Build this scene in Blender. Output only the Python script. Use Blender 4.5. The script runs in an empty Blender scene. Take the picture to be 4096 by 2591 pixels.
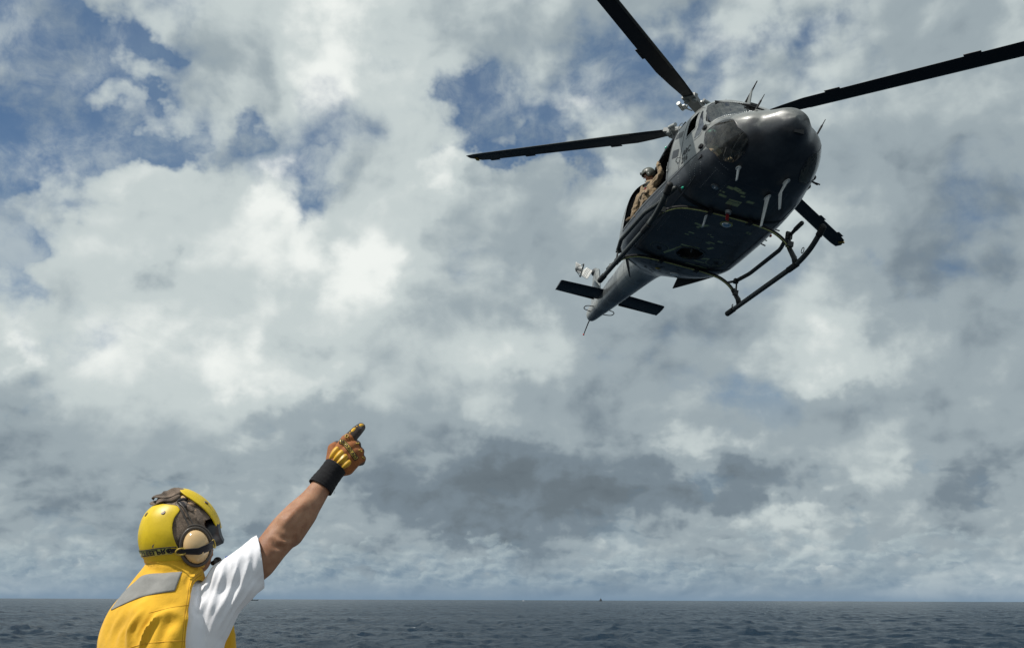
import bpy, bmesh, math, random
import numpy as np
from mathutils import Vector, Matrix, Quaternion
random.seed(3); rng = np.random.default_rng(7)
R = math.radians
SC = bpy.context.scene
COL = SC.collection

# ------------------------------------------------------------------ camera, light, exposure
DECK_Z = 6.0
CAM_Z = 7.4
cam_d = bpy.data.cameras.new('camera'); cam = bpy.data.objects.new('camera', cam_d); COL.objects.link(cam)
cam_d.sensor_width = 36.0; cam_d.lens = 35.88; cam_d.clip_start = 0.05; cam_d.clip_end = 60000
PITCH = R(15.09)
cam.matrix_world = Matrix.Translation((0, 0, CAM_Z)) @ Matrix.Rotation(R(90) + PITCH, 4, 'X') @ Matrix.Rotation(R(0.2), 4, 'Z')
SC.camera = cam

SUN_EL, SUN_AZ = R(57), R(-117)          # azimuth clockwise from +Y (view direction)
sun_dir = Vector((math.sin(SUN_AZ) * math.cos(SUN_EL), math.cos(SUN_AZ) * math.cos(SUN_EL), math.sin(SUN_EL)))
sd = bpy.data.lights.new('sun', 'SUN'); sd.energy = 4.4; sd.angle = R(0.6); sd.color = (1.0, 0.955, 0.88)
sun = bpy.data.objects.new('sun', sd); COL.objects.link(sun)
sun.rotation_euler = sun_dir.to_track_quat('Z', 'Y').to_euler()

SC.view_settings.view_transform = 'Standard'; SC.view_settings.look = 'None'
SC.view_settings.exposure = 0.0; SC.view_settings.gamma = 1.0; SC.view_settings.use_curve_mapping = False

# ------------------------------------------------------------------ sky: broken cumulus / stratocumulus deck
# (azimuth deg, elevation deg, azimuth radius, elevation radius, weight) of the openings, solid banks, sunlit and thick parts
BLUE = [(-27.44, 22.66, 3.34, 1.91, 0.35), (-27.51, 27.71, 4.77, 2.15, 0.35), (-26.41, 26.05, 5.73, 3.58, 0.38), (-25.23, 28.82, 2.87, 1.43, 0.3), (-1.19, 25.97, 2.63, 1.67, 0.35), (-28.76, 28.87, 4.54, 1.43, 1.0), (-25.74, 26.82, 1.67, 0.95, 0.6), (-25.64, 23.52, 4.54, 0.91, 0.9), (-28.25, 21.01, 0.95, 1.19, 0.7), (-22.19, 26.39, 1.19, 0.43, 0.5), (-17.11, 25.14, 1.43, 0.95, 0.6), (-20.43, 22.92, 1.67, 0.84, 0.7), (-21.66, 28.85, 1.19, 0.95, 0.55), (-1.99, 27.1, 1.79, 2.15, 0.75), (1.15, 24.35, 4.06, 0.67, 0.9), (-26.55, 17.41, 1.43, 0.95, 0.55), (-26.45, 15.04, 1.19, 0.72, 0.35), (7.25, 29.66, 2.63, 1.91, 0.5), (16.76, 30.12, 4.06, 1.19, 0.4), (-3.33, 28.43, 1.43, 1.43, 0.35), (20.23, 16.11, 1.07, 0.84, 0.3), (-12.19, 21.29, 1.19, 0.95, 0.4), (2.46, 26.42, 1.91, 1.43, 0.35), (27.52, 23.45, 1.91, 7.16, 0.06), (19.88, 24.68, 2.87, 2.87, 0.15), (0.05, 0.28, 33.42, 0.38, 1.0), (-23.48, 20.05, 1.19, 0.48, 0.2), (10.19, 31.01, 1.91, 1.43, 0.35)]
SOLID = [(24.51, 19.62, 4.77, 2.87, 0.4), (15.52, 13.73, 4.77, 2.87, 0.3), (-14.14, 14.64, 9.55, 5.25, 0.35), (1.14, 18.94, 4.77, 4.77, 0.35), (21.82, 21.09, 5.97, 4.77, 0.3), (-22.74, 27.16, 1.67, 1.91, 0.45), (-11.72, 29.5, 5.25, 3.58, 0.6), (-4.94, 11.73, 16.71, 7.16, 0.6), (-21.63, 17.17, 4.77, 3.58, 0.4), (5.09, 27.5, 1.67, 1.43, 0.5), (25.96, 27.98, 3.58, 2.39, 0.3), (-12.56, 19.41, 4.77, 1.91, 0.4), (16.49, 11.37, 9.55, 5.97, 0.4), (-7.11, 5.13, 21.49, 2.87, 0.5), (-26.97, 26.99, 1.43, 0.72, 0.2), (-27.11, 20.14, 2.87, 1.19, 0.3), (13.99, 26.47, 2.15, 1.43, 0.3)]
BRIGHT = [(-17.31, 13.95, 8.59, 4.77, 0.38), (-10.22, 30.29, 5.25, 3.34, 0.3), (-5.72, 21.66, 4.3, 3.34, 0.22), (-11.72, 29.5, 3.82, 2.87, 0.6), (-14.49, 22.75, 1.43, 0.62, 0.8), (-12.84, 19.97, 3.1, 1.43, 0.7), (-21.99, 18.47, 4.06, 2.39, 0.5), (-4.25, 23.47, 1.67, 1.19, 0.6), (5.09, 27.5, 1.91, 1.43, 0.8), (-24.91, 12.38, 4.77, 2.15, 0.35), (-15.39, 12.71, 2.87, 1.43, 0.3), (-1.31, 12.97, 2.15, 2.15, 0.35), (-1.28, 9.17, 2.15, 1.19, 0.3), (11.8, 9.38, 2.15, 1.31, 0.8), (17.26, 12.7, 3.58, 2.15, 0.75), (-13.95, 11.86, 2.87, 1.43, 0.25), (-12.47, 18.02, 4.77, 1.43, 0.4), (1.38, 13.46, 2.87, 2.15, 0.3), (19.95, 5.61, 1.43, 1.43, 0.4), (14.89, 4.29, 2.87, 0.72, 0.4), (5.31, 3.02, 2.15, 0.6, 0.5), (-26.03, 11.61, 0.95, 0.72, 0.5), (-6.37, 18.34, 2.87, 1.43, 0.4), (8.69, 0.88, 0.36, 0.62, 0.5), (-8.77, 16.82, 2.63, 2.15, 0.3), (-22.64, 26.32, 1.91, 2.15, 0.3), (15.92, 3.28, 9.55, 0.95, 0.15), (-10.67, 11.55, 1.91, 0.72, 0.4)]
DARK = [(1.12, 5.9, 11.46, 2.63, 0.3), (7.02, 6.34, 11.94, 1.67, 0.3), (24.69, 17.4, 5.25, 7.16, 0.2), (-2.42, 4.95, 7.88, 2.03, 0.72), (-1.69, 3.58, 5.25, 0.84, 0.25), (13.78, 11.74, 3.58, 2.63, 0.5), (19.04, 9.98, 6.21, 1.43, 0.7), (25.14, 6.7, 2.63, 1.19, 0.6), (-19.72, 16.93, 1.31, 1.43, 0.55), (-9.48, 18.9, 1.43, 1.07, 0.45), (3.63, 16.54, 2.87, 1.91, 0.3), (7.58, 9.13, 3.34, 1.67, 0.5), (13.46, 6.23, 3.58, 1.19, 0.5), (10.13, 3.11, 5.97, 0.72, 0.35), (-13.77, 9.1, 6.68, 1.91, 0.4), (-22.42, 4.52, 5.97, 2.15, 0.45), (2.83, 11.07, 3.82, 1.43, 0.35), (25.18, 21.7, 5.97, 8.36, 0.45), (17.49, 24.31, 4.77, 2.87, 0.25), (-18.09, 2.48, 9.55, 1.19, 0.35), (24.21, 13.05, 3.58, 3.1, 0.35), (1.12, 6.36, 5.97, 1.43, 0.4), (24.19, 3.35, 4.77, 1.43, 0.3), (-16.37, 25.0, 2.87, 2.87, 0.3), (-8.15, 30.66, 1.43, 1.91, 0.15), (11.6, 5.36, 7.16, 1.43, 0.4), (-4.86, 8.42, 7.16, 1.19, 0.2), (9.72, 15.42, 3.58, 2.15, 0.25)]

class NT:
    """tiny helper to write node trees as expressions"""
    def __init__(s, tree): s.t = tree; s.n = tree.nodes; s.l = tree.links
    def _in(s, sock, v):
        if v is None: return
        if isinstance(v, (int, float)): sock.default_value = v
        elif isinstance(v, (tuple, list)):
            sock.default_value = (tuple(v) + (1.0,))[:4] if sock.type == 'RGBA' else tuple(v)
        else: s.l.new(v, sock)
    def m(s, op, a, b=None, c=None, clamp=False):
        n = s.n.new('ShaderNodeMath'); n.operation = op; n.use_clamp = clamp
        for i, v in enumerate((a, b, c)): s._in(n.inputs[i], v)
        return n.outputs[0]
    def v(s, op, a, b=None, c=None):
        n = s.n.new('ShaderNodeVectorMath'); n.operation = op
        s._in(n.inputs[0], a)
        if op == 'SCALE': s._in(n.inputs[3], b)
        else:
            s._in(n.inputs[1], b); s._in(n.inputs[2], c)
        return n.outputs['Value'] if op in ('DOT_PRODUCT', 'LENGTH', 'DISTANCE') else n.outputs[0]
    def noise(s, vec, scale, detail=4, rough=.5, lac=2.0, dist=0.0, out='Fac', dim='3D', typ='FBM'):
        n = s.n.new('ShaderNodeTexNoise'); n.noise_dimensions = dim; n.noise_type = typ
        s._in(n.inputs['Vector'], vec)
        for k, val in (('Scale', scale), ('Detail', detail), ('Roughness', rough), ('Lacunarity', lac), ('Distortion', dist)):
            s._in(n.inputs[k], val)
        return n.outputs[out]
    def vor(s, vec, scale, feat='F1', out='Distance', rnd=1.0):
        n = s.n.new('ShaderNodeTexVoronoi'); n.feature = feat
        s._in(n.inputs['Vector'], vec); s._in(n.inputs['Scale'], scale); s._in(n.inputs['Randomness'], rnd)
        return n.outputs[out]
    def rng(s, v, a, b, c=0.0, d=1.0, smooth=True):
        n = s.n.new('ShaderNodeMapRange'); n.interpolation_type = 'SMOOTHSTEP' if smooth else 'LINEAR'
        for i, x in enumerate((v, a, b, c, d)): s._in(n.inputs[i], x)
        return n.outputs[0]
    def mix(s, f, a, b, typ='MIX'):
        n = s.n.new('ShaderNodeMix'); n.data_type = 'RGBA'; n.blend_type = typ
        s._in(n.inputs['Factor'], f); s._in(n.inputs['A'], None); 
        s._in([i for i in n.inputs if i.name == 'A' and i.type == 'RGBA'][0], a)
        s._in([i for i in n.inputs if i.name == 'B' and i.type == 'RGBA'][0], b)
        return [o for o in n.outputs if o.type == 'RGBA'][0]
    def comb(s, x, y, z):
        n = s.n.new('ShaderNodeCombineXYZ')
        for i, v in enumerate((x, y, z)): s._in(n.inputs[i], v)
        return n.outputs[0]
    def sep(s, v):
        n = s.n.new('ShaderNodeSeparateXYZ'); s.l.new(v, n.inputs[0]); return n.outputs
    def tc(s, out='Object'):
        return s.n.new('ShaderNodeTexCoord').outputs[out]

COV0, COV1 = .34, .78
BLUEW, RELF, RELC, BASEB = 1.0, .88, .44, .66
SKYTINT = (.36, .57, .73)
def build_world():
    w = bpy.data.worlds.new('World'); SC.world = w; w.use_nodes = True
    t = w.node_tree; t.nodes.clear(); N = NT(t)
    out = t.nodes.new('ShaderNodeOutputWorld'); bg = t.nodes.new('ShaderNodeBackground')
    t.links.new(bg.outputs[0], out.inputs[0]); bg.inputs[1].default_value = 0.1
    sky = t.nodes.new('ShaderNodeTexSky'); sky.sky_type = 'NISHITA'; sky.sun_disc = False
    sky.sun_elevation = SUN_EL; sky.sun_rotation = SUN_AZ; sky.altitude = 0; sky.air_density = 1.0; sky.dust_density = 0.6; sky.ozone_density = 1.6
    d = N.v('NORMALIZE', N.tc('Generated'))
    x, y, z = N.sep(d)
    el = N.m('MULTIPLY', N.m('ARCSINE', z), 180 / math.pi)
    az = N.m('MULTIPLY', N.m('ARCTAN2', x, y), 180 / math.pi)
    azr = N.m('MULTIPLY', az, math.pi / 180); elr = N.m('MULTIPLY', N.m('MAXIMUM', el, -2.0), -math.pi / 180)
    P = N.comb(N.m('MULTIPLY', azr, 3.3), N.m('MULTIPLY', elr, 4.0), 0.0)                # the near clouds
    PB = N.comb(N.m('MULTIPLY', azr, 7.6), N.m('MULTIPLY', elr, 12.5), 0.0)              # farther ones, smaller and flatter
    far = N.rng(N.m('ADD', el, N.m('MULTIPLY', N.m('SUBTRACT', N.noise(P, 3.0, 3, .5, dim='2D'), .5), 8.0)), 11.0, 5.0)
    def n2(vec, sc, det, rough, out='Fac'): return N.noise(vec, sc, det, rough, dim='2D', out=out)
    def worley(vec, sc, det=2.0):
        n = t.nodes.new('ShaderNodeTexVoronoi'); n.voronoi_dimensions = '2D'; n.feature = 'SMOOTH_F1'; n.normalize = True
        t.links.new(vec, n.inputs['Vector'])
        for k, v in (('Scale', sc), ('Detail', det), ('Roughness', .55), ('Lacunarity', 2.2), ('Smoothness', .5)): n.inputs[k].default_value = v
        return N.m('SUBTRACT', 1.0, n.outputs['Distance'])
    w1 = N.v('SUBTRACT', n2(N.v('ADD', P, (3.1, 7.7, 0)), 1.6, 2, .5, 'Color'), (.5, .5, .5))
    w2 = N.v('SUBTRACT', n2(P, 6.0, 4, .55, 'Color'), (.5, .5, .5))
    wb = N.v('SUBTRACT', n2(PB, 2.2, 4, .55, 'Color'), (.5, .5, .5))
    Pw = N.v('ADD', N.v('ADD', P, N.v('SCALE', w1, 0.16)), N.v('SCALE', w2, 0.06)); PBw = N.v('ADD', PB, N.v('SCALE', wb, 0.22))
    AE = N.comb(az, el, 0.0)
    AEw = N.v('ADD', AE, N.v('MULTIPLY', N.v('ADD', w1, N.v('SCALE', w2, 1.2)), (4.2, 3.4, 0)))
    def field(L):
        acc = None
        for a, e, ra, re, wt in L:
            v = N.v('MULTIPLY', N.v('SUBTRACT', AEw, (a, e, 0)), (1 / ra, 1 / re, 0))
            g = N.m('POWER', 0.42, N.v('DOT_PRODUCT', v, v))
            acc = N.m('MULTIPLY_ADD', g, wt, acc if acc is not None else 0.0)
        return acc
    blue, solid, bright, dark = field(BLUE), field(SOLID), field(BRIGHT), field(DARK)
    def D(vec, sc=1.0):
        return N.m('MULTIPLY_ADD', n2(vec, 1.9 * sc, 7, .50), 1.0, N.m('MULTIPLY', worley(vec, 3.2 * sc), .36))
    def lerpf(a, b): return N.m('ADD', a, N.m('MULTIPLY', far, N.m('SUBTRACT', b, a)))
    a0 = D(Pw); b0 = D(PBw)
    d0 = lerpf(a0, b0)
    dens = N.m('ADD', d0, N.m('MULTIPLY', N.m('SUBTRACT', N.m('MULTIPLY', solid, .40), N.m('MULTIPLY', blue, BLUEW)), 0.58))
    dens = N.m('ADD', dens, N.m('MULTIPLY', N.m('SUBTRACT', n2(N.v('ADD', P, (1.7, 4.1, 0)), 8.0, 6, .58), .5), .30))
    cov = N.rng(dens, COV0, COV1)
    wis = N.rng(n2(N.v('ADD', Pw, (8.1, 3.3, 0)), 3.0, 7, .62), .40, .72, 0.12, .70)
    cov = N.m('MAXIMUM', cov, wis)
    cov = N.m('MAXIMUM', cov, N.rng(el, 14.0, 9.0, 0.0, .86))
    thick = N.rng(dens, COV1, COV1 + .35)
    # relief: difference of density towards the light (upper left), at two sizes
    a1 = D(N.v('ADD', Pw, (-.030, -.042, 0))); b1 = D(N.v('ADD', PBw, (-.05, -.07, 0)))
    a2 = N.m('ADD', n2(N.v('ADD', Pw, (-.12, -.17, 0)), 2.2, 5, .5), N.m('MULTIPLY', worley(N.v('ADD', Pw, (-.12, -.17, 0)), 3.6, 0.0), .42)); a3 = N.m('ADD', n2(Pw, 2.2, 5, .5), N.m('MULTIPLY', worley(Pw, 3.6, 0.0), .42))
    rel = N.m('MULTIPLY_ADD', lerpf(N.m('SUBTRACT', a0, a1), N.m('SUBTRACT', b0, b1)), RELF, N.m('MULTIPLY', N.m('SUBTRACT', a3, a2), RELC))
    big = n2(N.v('ADD', P, (11.3, 2.2, 0)), 1.0, 3, .5)
    br = N.m('ADD', BASEB, N.m('MULTIPLY', N.m('SUBTRACT', big, .5), 0.45))
    br = N.m('ADD', br, rel)
    br = N.m('SUBTRACT', br, N.m('MULTIPLY', thick, 0.12))
    br = N.m('ADD', br, N.m('MULTIPLY', bright, 0.46))
    br = N.m('SUBTRACT', br, N.m('MULTIPLY', dark, 0.40))
    br = N.m('SUBTRACT', br, N.rng(el, 13.0, 3.0, 0.0, .07))
    br = N.rng(br, -.35, 1.15, 0.0, 1.0, False)
    rmp = t.nodes.new('ShaderNodeValToRGB'); t.links.new(br, rmp.inputs[0])
    cr = rmp.color_ramp; cr.interpolation = 'EASE'
    def lin(r, g, b): return tuple(((c / 255 + .055) / 1.055) ** 2.4 for c in (r, g, b)) + (1,)
    stops = [(0.0, (92, 103, 111)), (0.22, (107, 119, 127)), (0.40, (121, 135, 145)), (0.57, (155, 168, 174)), (0.76, (197, 207, 207)), (1.0, (240, 244, 240))]
    while len(cr.elements) < len(stops): cr.elements.new(.5)
    for e, (p, c) in zip(cr.elements, stops): e.position = p; e.color = lin(*c)
    cloud = N.v('SCALE', rmp.outputs[0], 10.0)
    sk = N.mix(1.0, sky.outputs[0], SKYTINT, 'MULTIPLY')
    # air: towards the horizon everything sinks into blue-grey haze; thin veil everywhere
    veil = N.v('SCALE', lin(98, 126, 156)[:3], 10.0)
    sk = N.mix(N.rng(n2(N.v('ADD', P, (6.3, 9.9, 0)), 2.4, 8, .6), .30, .80, .08, .75), sk, veil)
    hzc = N.v('SCALE', lin(118, 143, 166)[:3], 10.0)
    sk = N.mix(N.m('POWER', 2.71828, N.m('MULTIPLY', N.m('MAXIMUM', el, 0.0), -.22)), sk, hzc)
    col = N.mix(cov, sk, cloud)
    # the far row of fair-weather cumulus standing just above the sea
    Q = N.comb(N.m('MULTIPLY', az, .70), N.m('MULTIPLY', el, 1.35), 0.0)
    Qw = N.v('ADD', Q, N.v('SCALE', N.v('SUBTRACT', n2(Q, 1.6, 4, .6, 'Color'), (.5, .5, .5)), .55))
    def Dq(v): return N.m('MULTIPLY_ADD', n2(v, .8, 7, .55), .9, N.m('MULTIPLY', worley(v, .75), .5))
    q0 = Dq(Qw); q1 = Dq(N.v('ADD', Qw, (-.16, .26, 0)))
    base_ = N.rng(el, .30, .95); topm = N.rng(el, 4.6, 1.2)
    cq = N.m('MULTIPLY', N.m('MULTIPLY', N.rng(N.m('ADD', q0, N.m('MULTIPLY', N.m('SUBTRACT', topm, .6), .34)), .70, .88), base_), N.m('MULTIPLY', N.m('MULTIPLY_ADD', topm, .45, .38), N.rng(el, 5.5, 3.2)))
    cq = N.m('MULTIPLY', cq, N.rng(n2(N.comb(N.m('MULTIPLY', az, .13), N.m('MULTIPLY', el, .45), 0.0), 1.0, 3, .6), .34, .60, .25, 1.0))
    bq = N.m('ADD', .50, N.m('MULTIPLY', N.m('SUBTRACT', q0, q1), 1.5)); bq = N.m('ADD', bq, N.m('MULTIPLY', N.rng(el, 1.0, 3.0), .12))
    rq = t.nodes.new('ShaderNodeValToRGB'); t.links.new(bq, rq.inputs[0])
    rq.color_ramp.elements[0].position = .2; rq.color_ramp.elements[0].color = lin(116, 137, 154); rq.color_ramp.elements[1].position = .9; rq.color_ramp.elements[1].color = lin(184, 198, 200)
    col = N.mix(cq, col, N.v('SCALE', rq.outputs[0], 10.0))
    hz = N.m('POWER', 2.71828, N.m('MULTIPLY', N.m('MAXIMUM', el, 0.0), -1.0))
    col = N.mix(N.m('MULTIPLY', hz, 0.88), col, hzc)
    t.links.new(col, bg.inputs[0])
    w.cycles.sampling_method = 'MANUAL'; w.cycles.sample_map_resolution = 512
build_world()

# ------------------------------------------------------------------ helpers
def tag(o, label=None, cat=None, group=None, kind=None):
    if label: o['label'] = label
    if cat: o['category'] = cat
    if group: o['group'] = group
    if kind: o['kind'] = kind
    return o
def principled(name, base=(.5, .5, .5), rough=.5, metal=0.0, spec=.5, **kw):
    m = bpy.data.materials.new(name); m.use_nodes = True
    b = m.node_tree.nodes['Principled BSDF']
    b.inputs['Base Color'].default_value = tuple(base) + (1,)
    b.inputs['Roughness'].default_value = rough; b.inputs['Metallic'].default_value = metal
    b.inputs['Specular IOR Level'].default_value = spec
    for k, v in kw.items(): b.inputs[k.replace('_', ' ')].default_value = v
    return m, b, NT(m.node_tree)
def mesh_obj(name, V, F, mat=None, parent=None, smooth=True, mats=None, fm=None):
    me = bpy.data.meshes.new(name)
    me.from_pydata([tuple(map(float, v)) for v in V], [], [tuple(map(int, f)) for f in F]); me.validate()
    o = bpy.data.objects.new(name, me); COL.objects.link(o)
    for mm in (mats or ([mat] if mat else [])): me.materials.append(mm)
    if fm is not None: me.polygons.foreach_set('material_index', fm)
    if smooth: me.polygons.foreach_set('use_smooth', [True] * len(me.polygons))
    if parent: o.parent = parent
    return o
def bm_obj(name, bm, mat=None, parent=None, smooth=False, auto=None):
    me = bpy.data.meshes.new(name); bm.to_mesh(me); bm.free()
    o = bpy.data.objects.new(name, me); COL.objects.link(o)
    if mat: me.materials.append(mat)
    if smooth: me.polygons.foreach_set('use_smooth', [True] * len(me.polygons))
    if auto is not None:
        me.polygons.foreach_set('use_smooth', [True] * len(me.polygons)); sharp_by_angle(me, auto)
    if parent: o.parent = parent
    return o
def sharp_by_angle(me, deg=35):
    bm = bmesh.new(); bm.from_mesh(me); lim = R(deg)
    for e in bm.edges: e.smooth = not (len(e.link_faces) == 2 and e.calc_face_angle(0) > lim)
    bm.to_mesh(me); bm.free()
def empty(name, loc=(0, 0, 0)):
    o = bpy.data.objects.new(name, None); COL.objects.link(o); o.location = loc; o.empty_display_size = .2
    return o
class MB:
    """collects simple solids into one mesh"""
    def __init__(s): s.V = []; s.F = []
    def add(s, V, F):
        k = len(s.V); s.V += [tuple(v) for v in V]; s.F += [tuple(i + k for i in f) for f in F]; return s
    def box(s, c, d, M=None, taper=1.0):
        V = []
        for sx in (-1, 1):
            for sy in (-1, 1):
                for sz in (-1, 1):
                    k = taper if sz > 0 else 1
                    v = Vector((sx * d[0] / 2 * k, sy * d[1] / 2 * k, sz * d[2] / 2))
                    if M: v = M @ v
                    V.append(v + Vector(c))
        return s.add(V, [(0, 1, 3, 2), (4, 6, 7, 5), (0, 4, 5, 1), (2, 3, 7, 6), (0, 2, 6, 4), (1, 5, 7, 3)])
    def tube(s, pts, rad, n=10, cap=True, flat=1.0, up=None):
        pts = [Vector(p) for p in pts]; m = len(pts)
        rad = [rad] * m if isinstance(rad, (int, float)) else rad
        T = [(pts[min(i + 1, m - 1)] - pts[max(i - 1, 0)]).normalized() for i in range(m)]
        u = Vector(up) if up else Vector((0, 0, 1))
        if abs(u.dot(T[0])) > .95: u = Vector((0, 1, 0)) if abs(T[0].y) < .9 else Vector((1, 0, 0))
        V = []; F = []
        nrm = (u - T[0] * u.dot(T[0])).normalized()
        for i in range(m):
            nrm = (nrm - T[i] * nrm.dot(T[i])).normalized(); bn = T[i].cross(nrm)
            for k in range(n):
                a = 2 * math.pi * k / n
                V.append(pts[i] + (nrm * math.cos(a) * flat + bn * math.sin(a)) * rad[i])
        for i in range(m - 1):
            for k in range(n):
                F.append((i * n + k, i * n + (k + 1) % n, (i + 1) * n + (k + 1) % n, (i + 1) * n + k))
        if cap:
            F.append(tuple(range(n - 1, -1, -1))); F.append(tuple((m - 1) * n + k for k in range(n)))
        return s.add(V, F)
    def ell(s, c, r, n=16, m=10, M=None):
        V = []; F = []
        for i in range(m + 1):
            th = math.pi * i / m
            for k in range(n):
                a = 2 * math.pi * k / n
                v = Vector((r[0] * math.sin(th) * math.cos(a), r[1] * math.sin(th) * math.sin(a), r[2] * math.cos(th)))
                if M: v = M @ v
                V.append(v + Vector(c))
        for i in range(m):
            for k in range(n):
                F.append((i * n + k, (i + 1) * n + k, (i + 1) * n + (k + 1) % n, i * n + (k + 1) % n))
        return s.add(V, F)
    def disc(s, c, r, nrm=(0, 0, 1), h=.01, n=20, r2=None):
        M = Vector(nrm).normalized().to_track_quat('Z', 'Y').to_matrix(); c = Vector(c); r2 = r if r2 is None else r2
        V = [c + M @ Vector((r * math.cos(2 * math.pi * k / n), r * math.sin(2 * math.pi * k / n), -h / 2)) for k in range(n)]
        V += [c + M @ Vector((r2 * math.cos(2 * math.pi * k / n), r2 * math.sin(2 * math.pi * k / n), h / 2)) for k in range(n)]
        F = [tuple(range(n - 1, -1, -1)), tuple(range(n, 2 * n))] + [(k, (k + 1) % n, n + (k + 1) % n, n + k) for k in range(n)]
        return s.add(V, F)
    def build(s, name, mat, parent=None, smooth=False, auto=None):
        o = mesh_obj(name, s.V, s.F, mat, parent, smooth)
        if len(o.data.polygons):
            bm = bmesh.new(); bm.from_mesh(o.data); bmesh.ops.recalc_face_normals(bm, faces=bm.faces); bm.to_mesh(o.data); bm.free()
        if auto is not None:
            o.data.polygons.foreach_set('use_smooth', [True] * len(o.data.polygons)); sharp_by_angle(o.data, auto)
        return o
def lerp(a, b, t): return a + (b - a) * t
def catmull(pts, n):
    """smooth polyline through pts, n samples per span"""
    P = [np.array(p, float) for p in pts]; P = [2 * P[0] - P[1]] + P + [2 * P[-1] - P[-2]]; out = []
    for i in range(1, len(P) - 2):
        for k in range(n):
            t = k / n; a, b, c, d = P[i - 1:i + 3]
            out.append(.5 * (2 * b + (c - a) * t + (2 * a - 5 * b + 4 * c - d) * t * t + (3 * b - 3 * c + d - a) * t ** 3))
    out.append(P[-2]); return out

# ------------------------------------------------------------------ sea
def ocean_tile(N, L, wind, ang, amp, seed, lmin=0.0):
    g = np.random.default_rng(seed)
    k = np.fft.fftfreq(N, L / N) * 2 * np.pi; kx, ky = np.meshgrid(k, k, indexing='ij'); kk = np.hypot(kx, ky); kk[0, 0] = 1
    Lw = wind ** 2 / 9.81
    ph = np.exp(-1 / (kk * Lw) ** 2) / kk ** 4 * ((kx * np.cos(ang) + ky * np.sin(ang)) / kk) ** 2 * np.exp(-(kk * lmin) ** 2); ph[0, 0] = 0
    h = np.sqrt(ph) * (g.normal(size=(N, N)) + 1j * g.normal(size=(N, N)))
    H = np.fft.ifft2(h); dx = np.fft.ifft2(-1j * kx / kk * h).real; dy = np.fft.ifft2(-1j * ky / kk * h).real; H = H.real
    s = amp / H.std(); return H * s, dx * s, dy * s, L
def sample(tile, X, Y, rot=0.0, which=(0, 1, 2)):
    c, s_ = math.cos(rot), math.sin(rot); L = tile[3]; N = tile[0].shape[0]
    u = ((X * c + Y * s_) / L * N) % N; v = ((-X * s_ + Y * c) / L * N) % N
    i = np.floor(u).astype(int); j = np.floor(v).astype(int); fu = u - i; fv = v - j; i %= N; j %= N; i1 = (i + 1) % N; j1 = (j + 1) % N
    r = [(t[i, j] * (1 - fu) * (1 - fv) + t[i1, j] * fu * (1 - fv) + t[i, j1] * (1 - fu) * fv + t[i1, j1] * fu * fv) for t in tile[:3]]
    return r[0], r[1] * c - r[2] * s_, r[1] * s_ + r[2] * c
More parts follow.
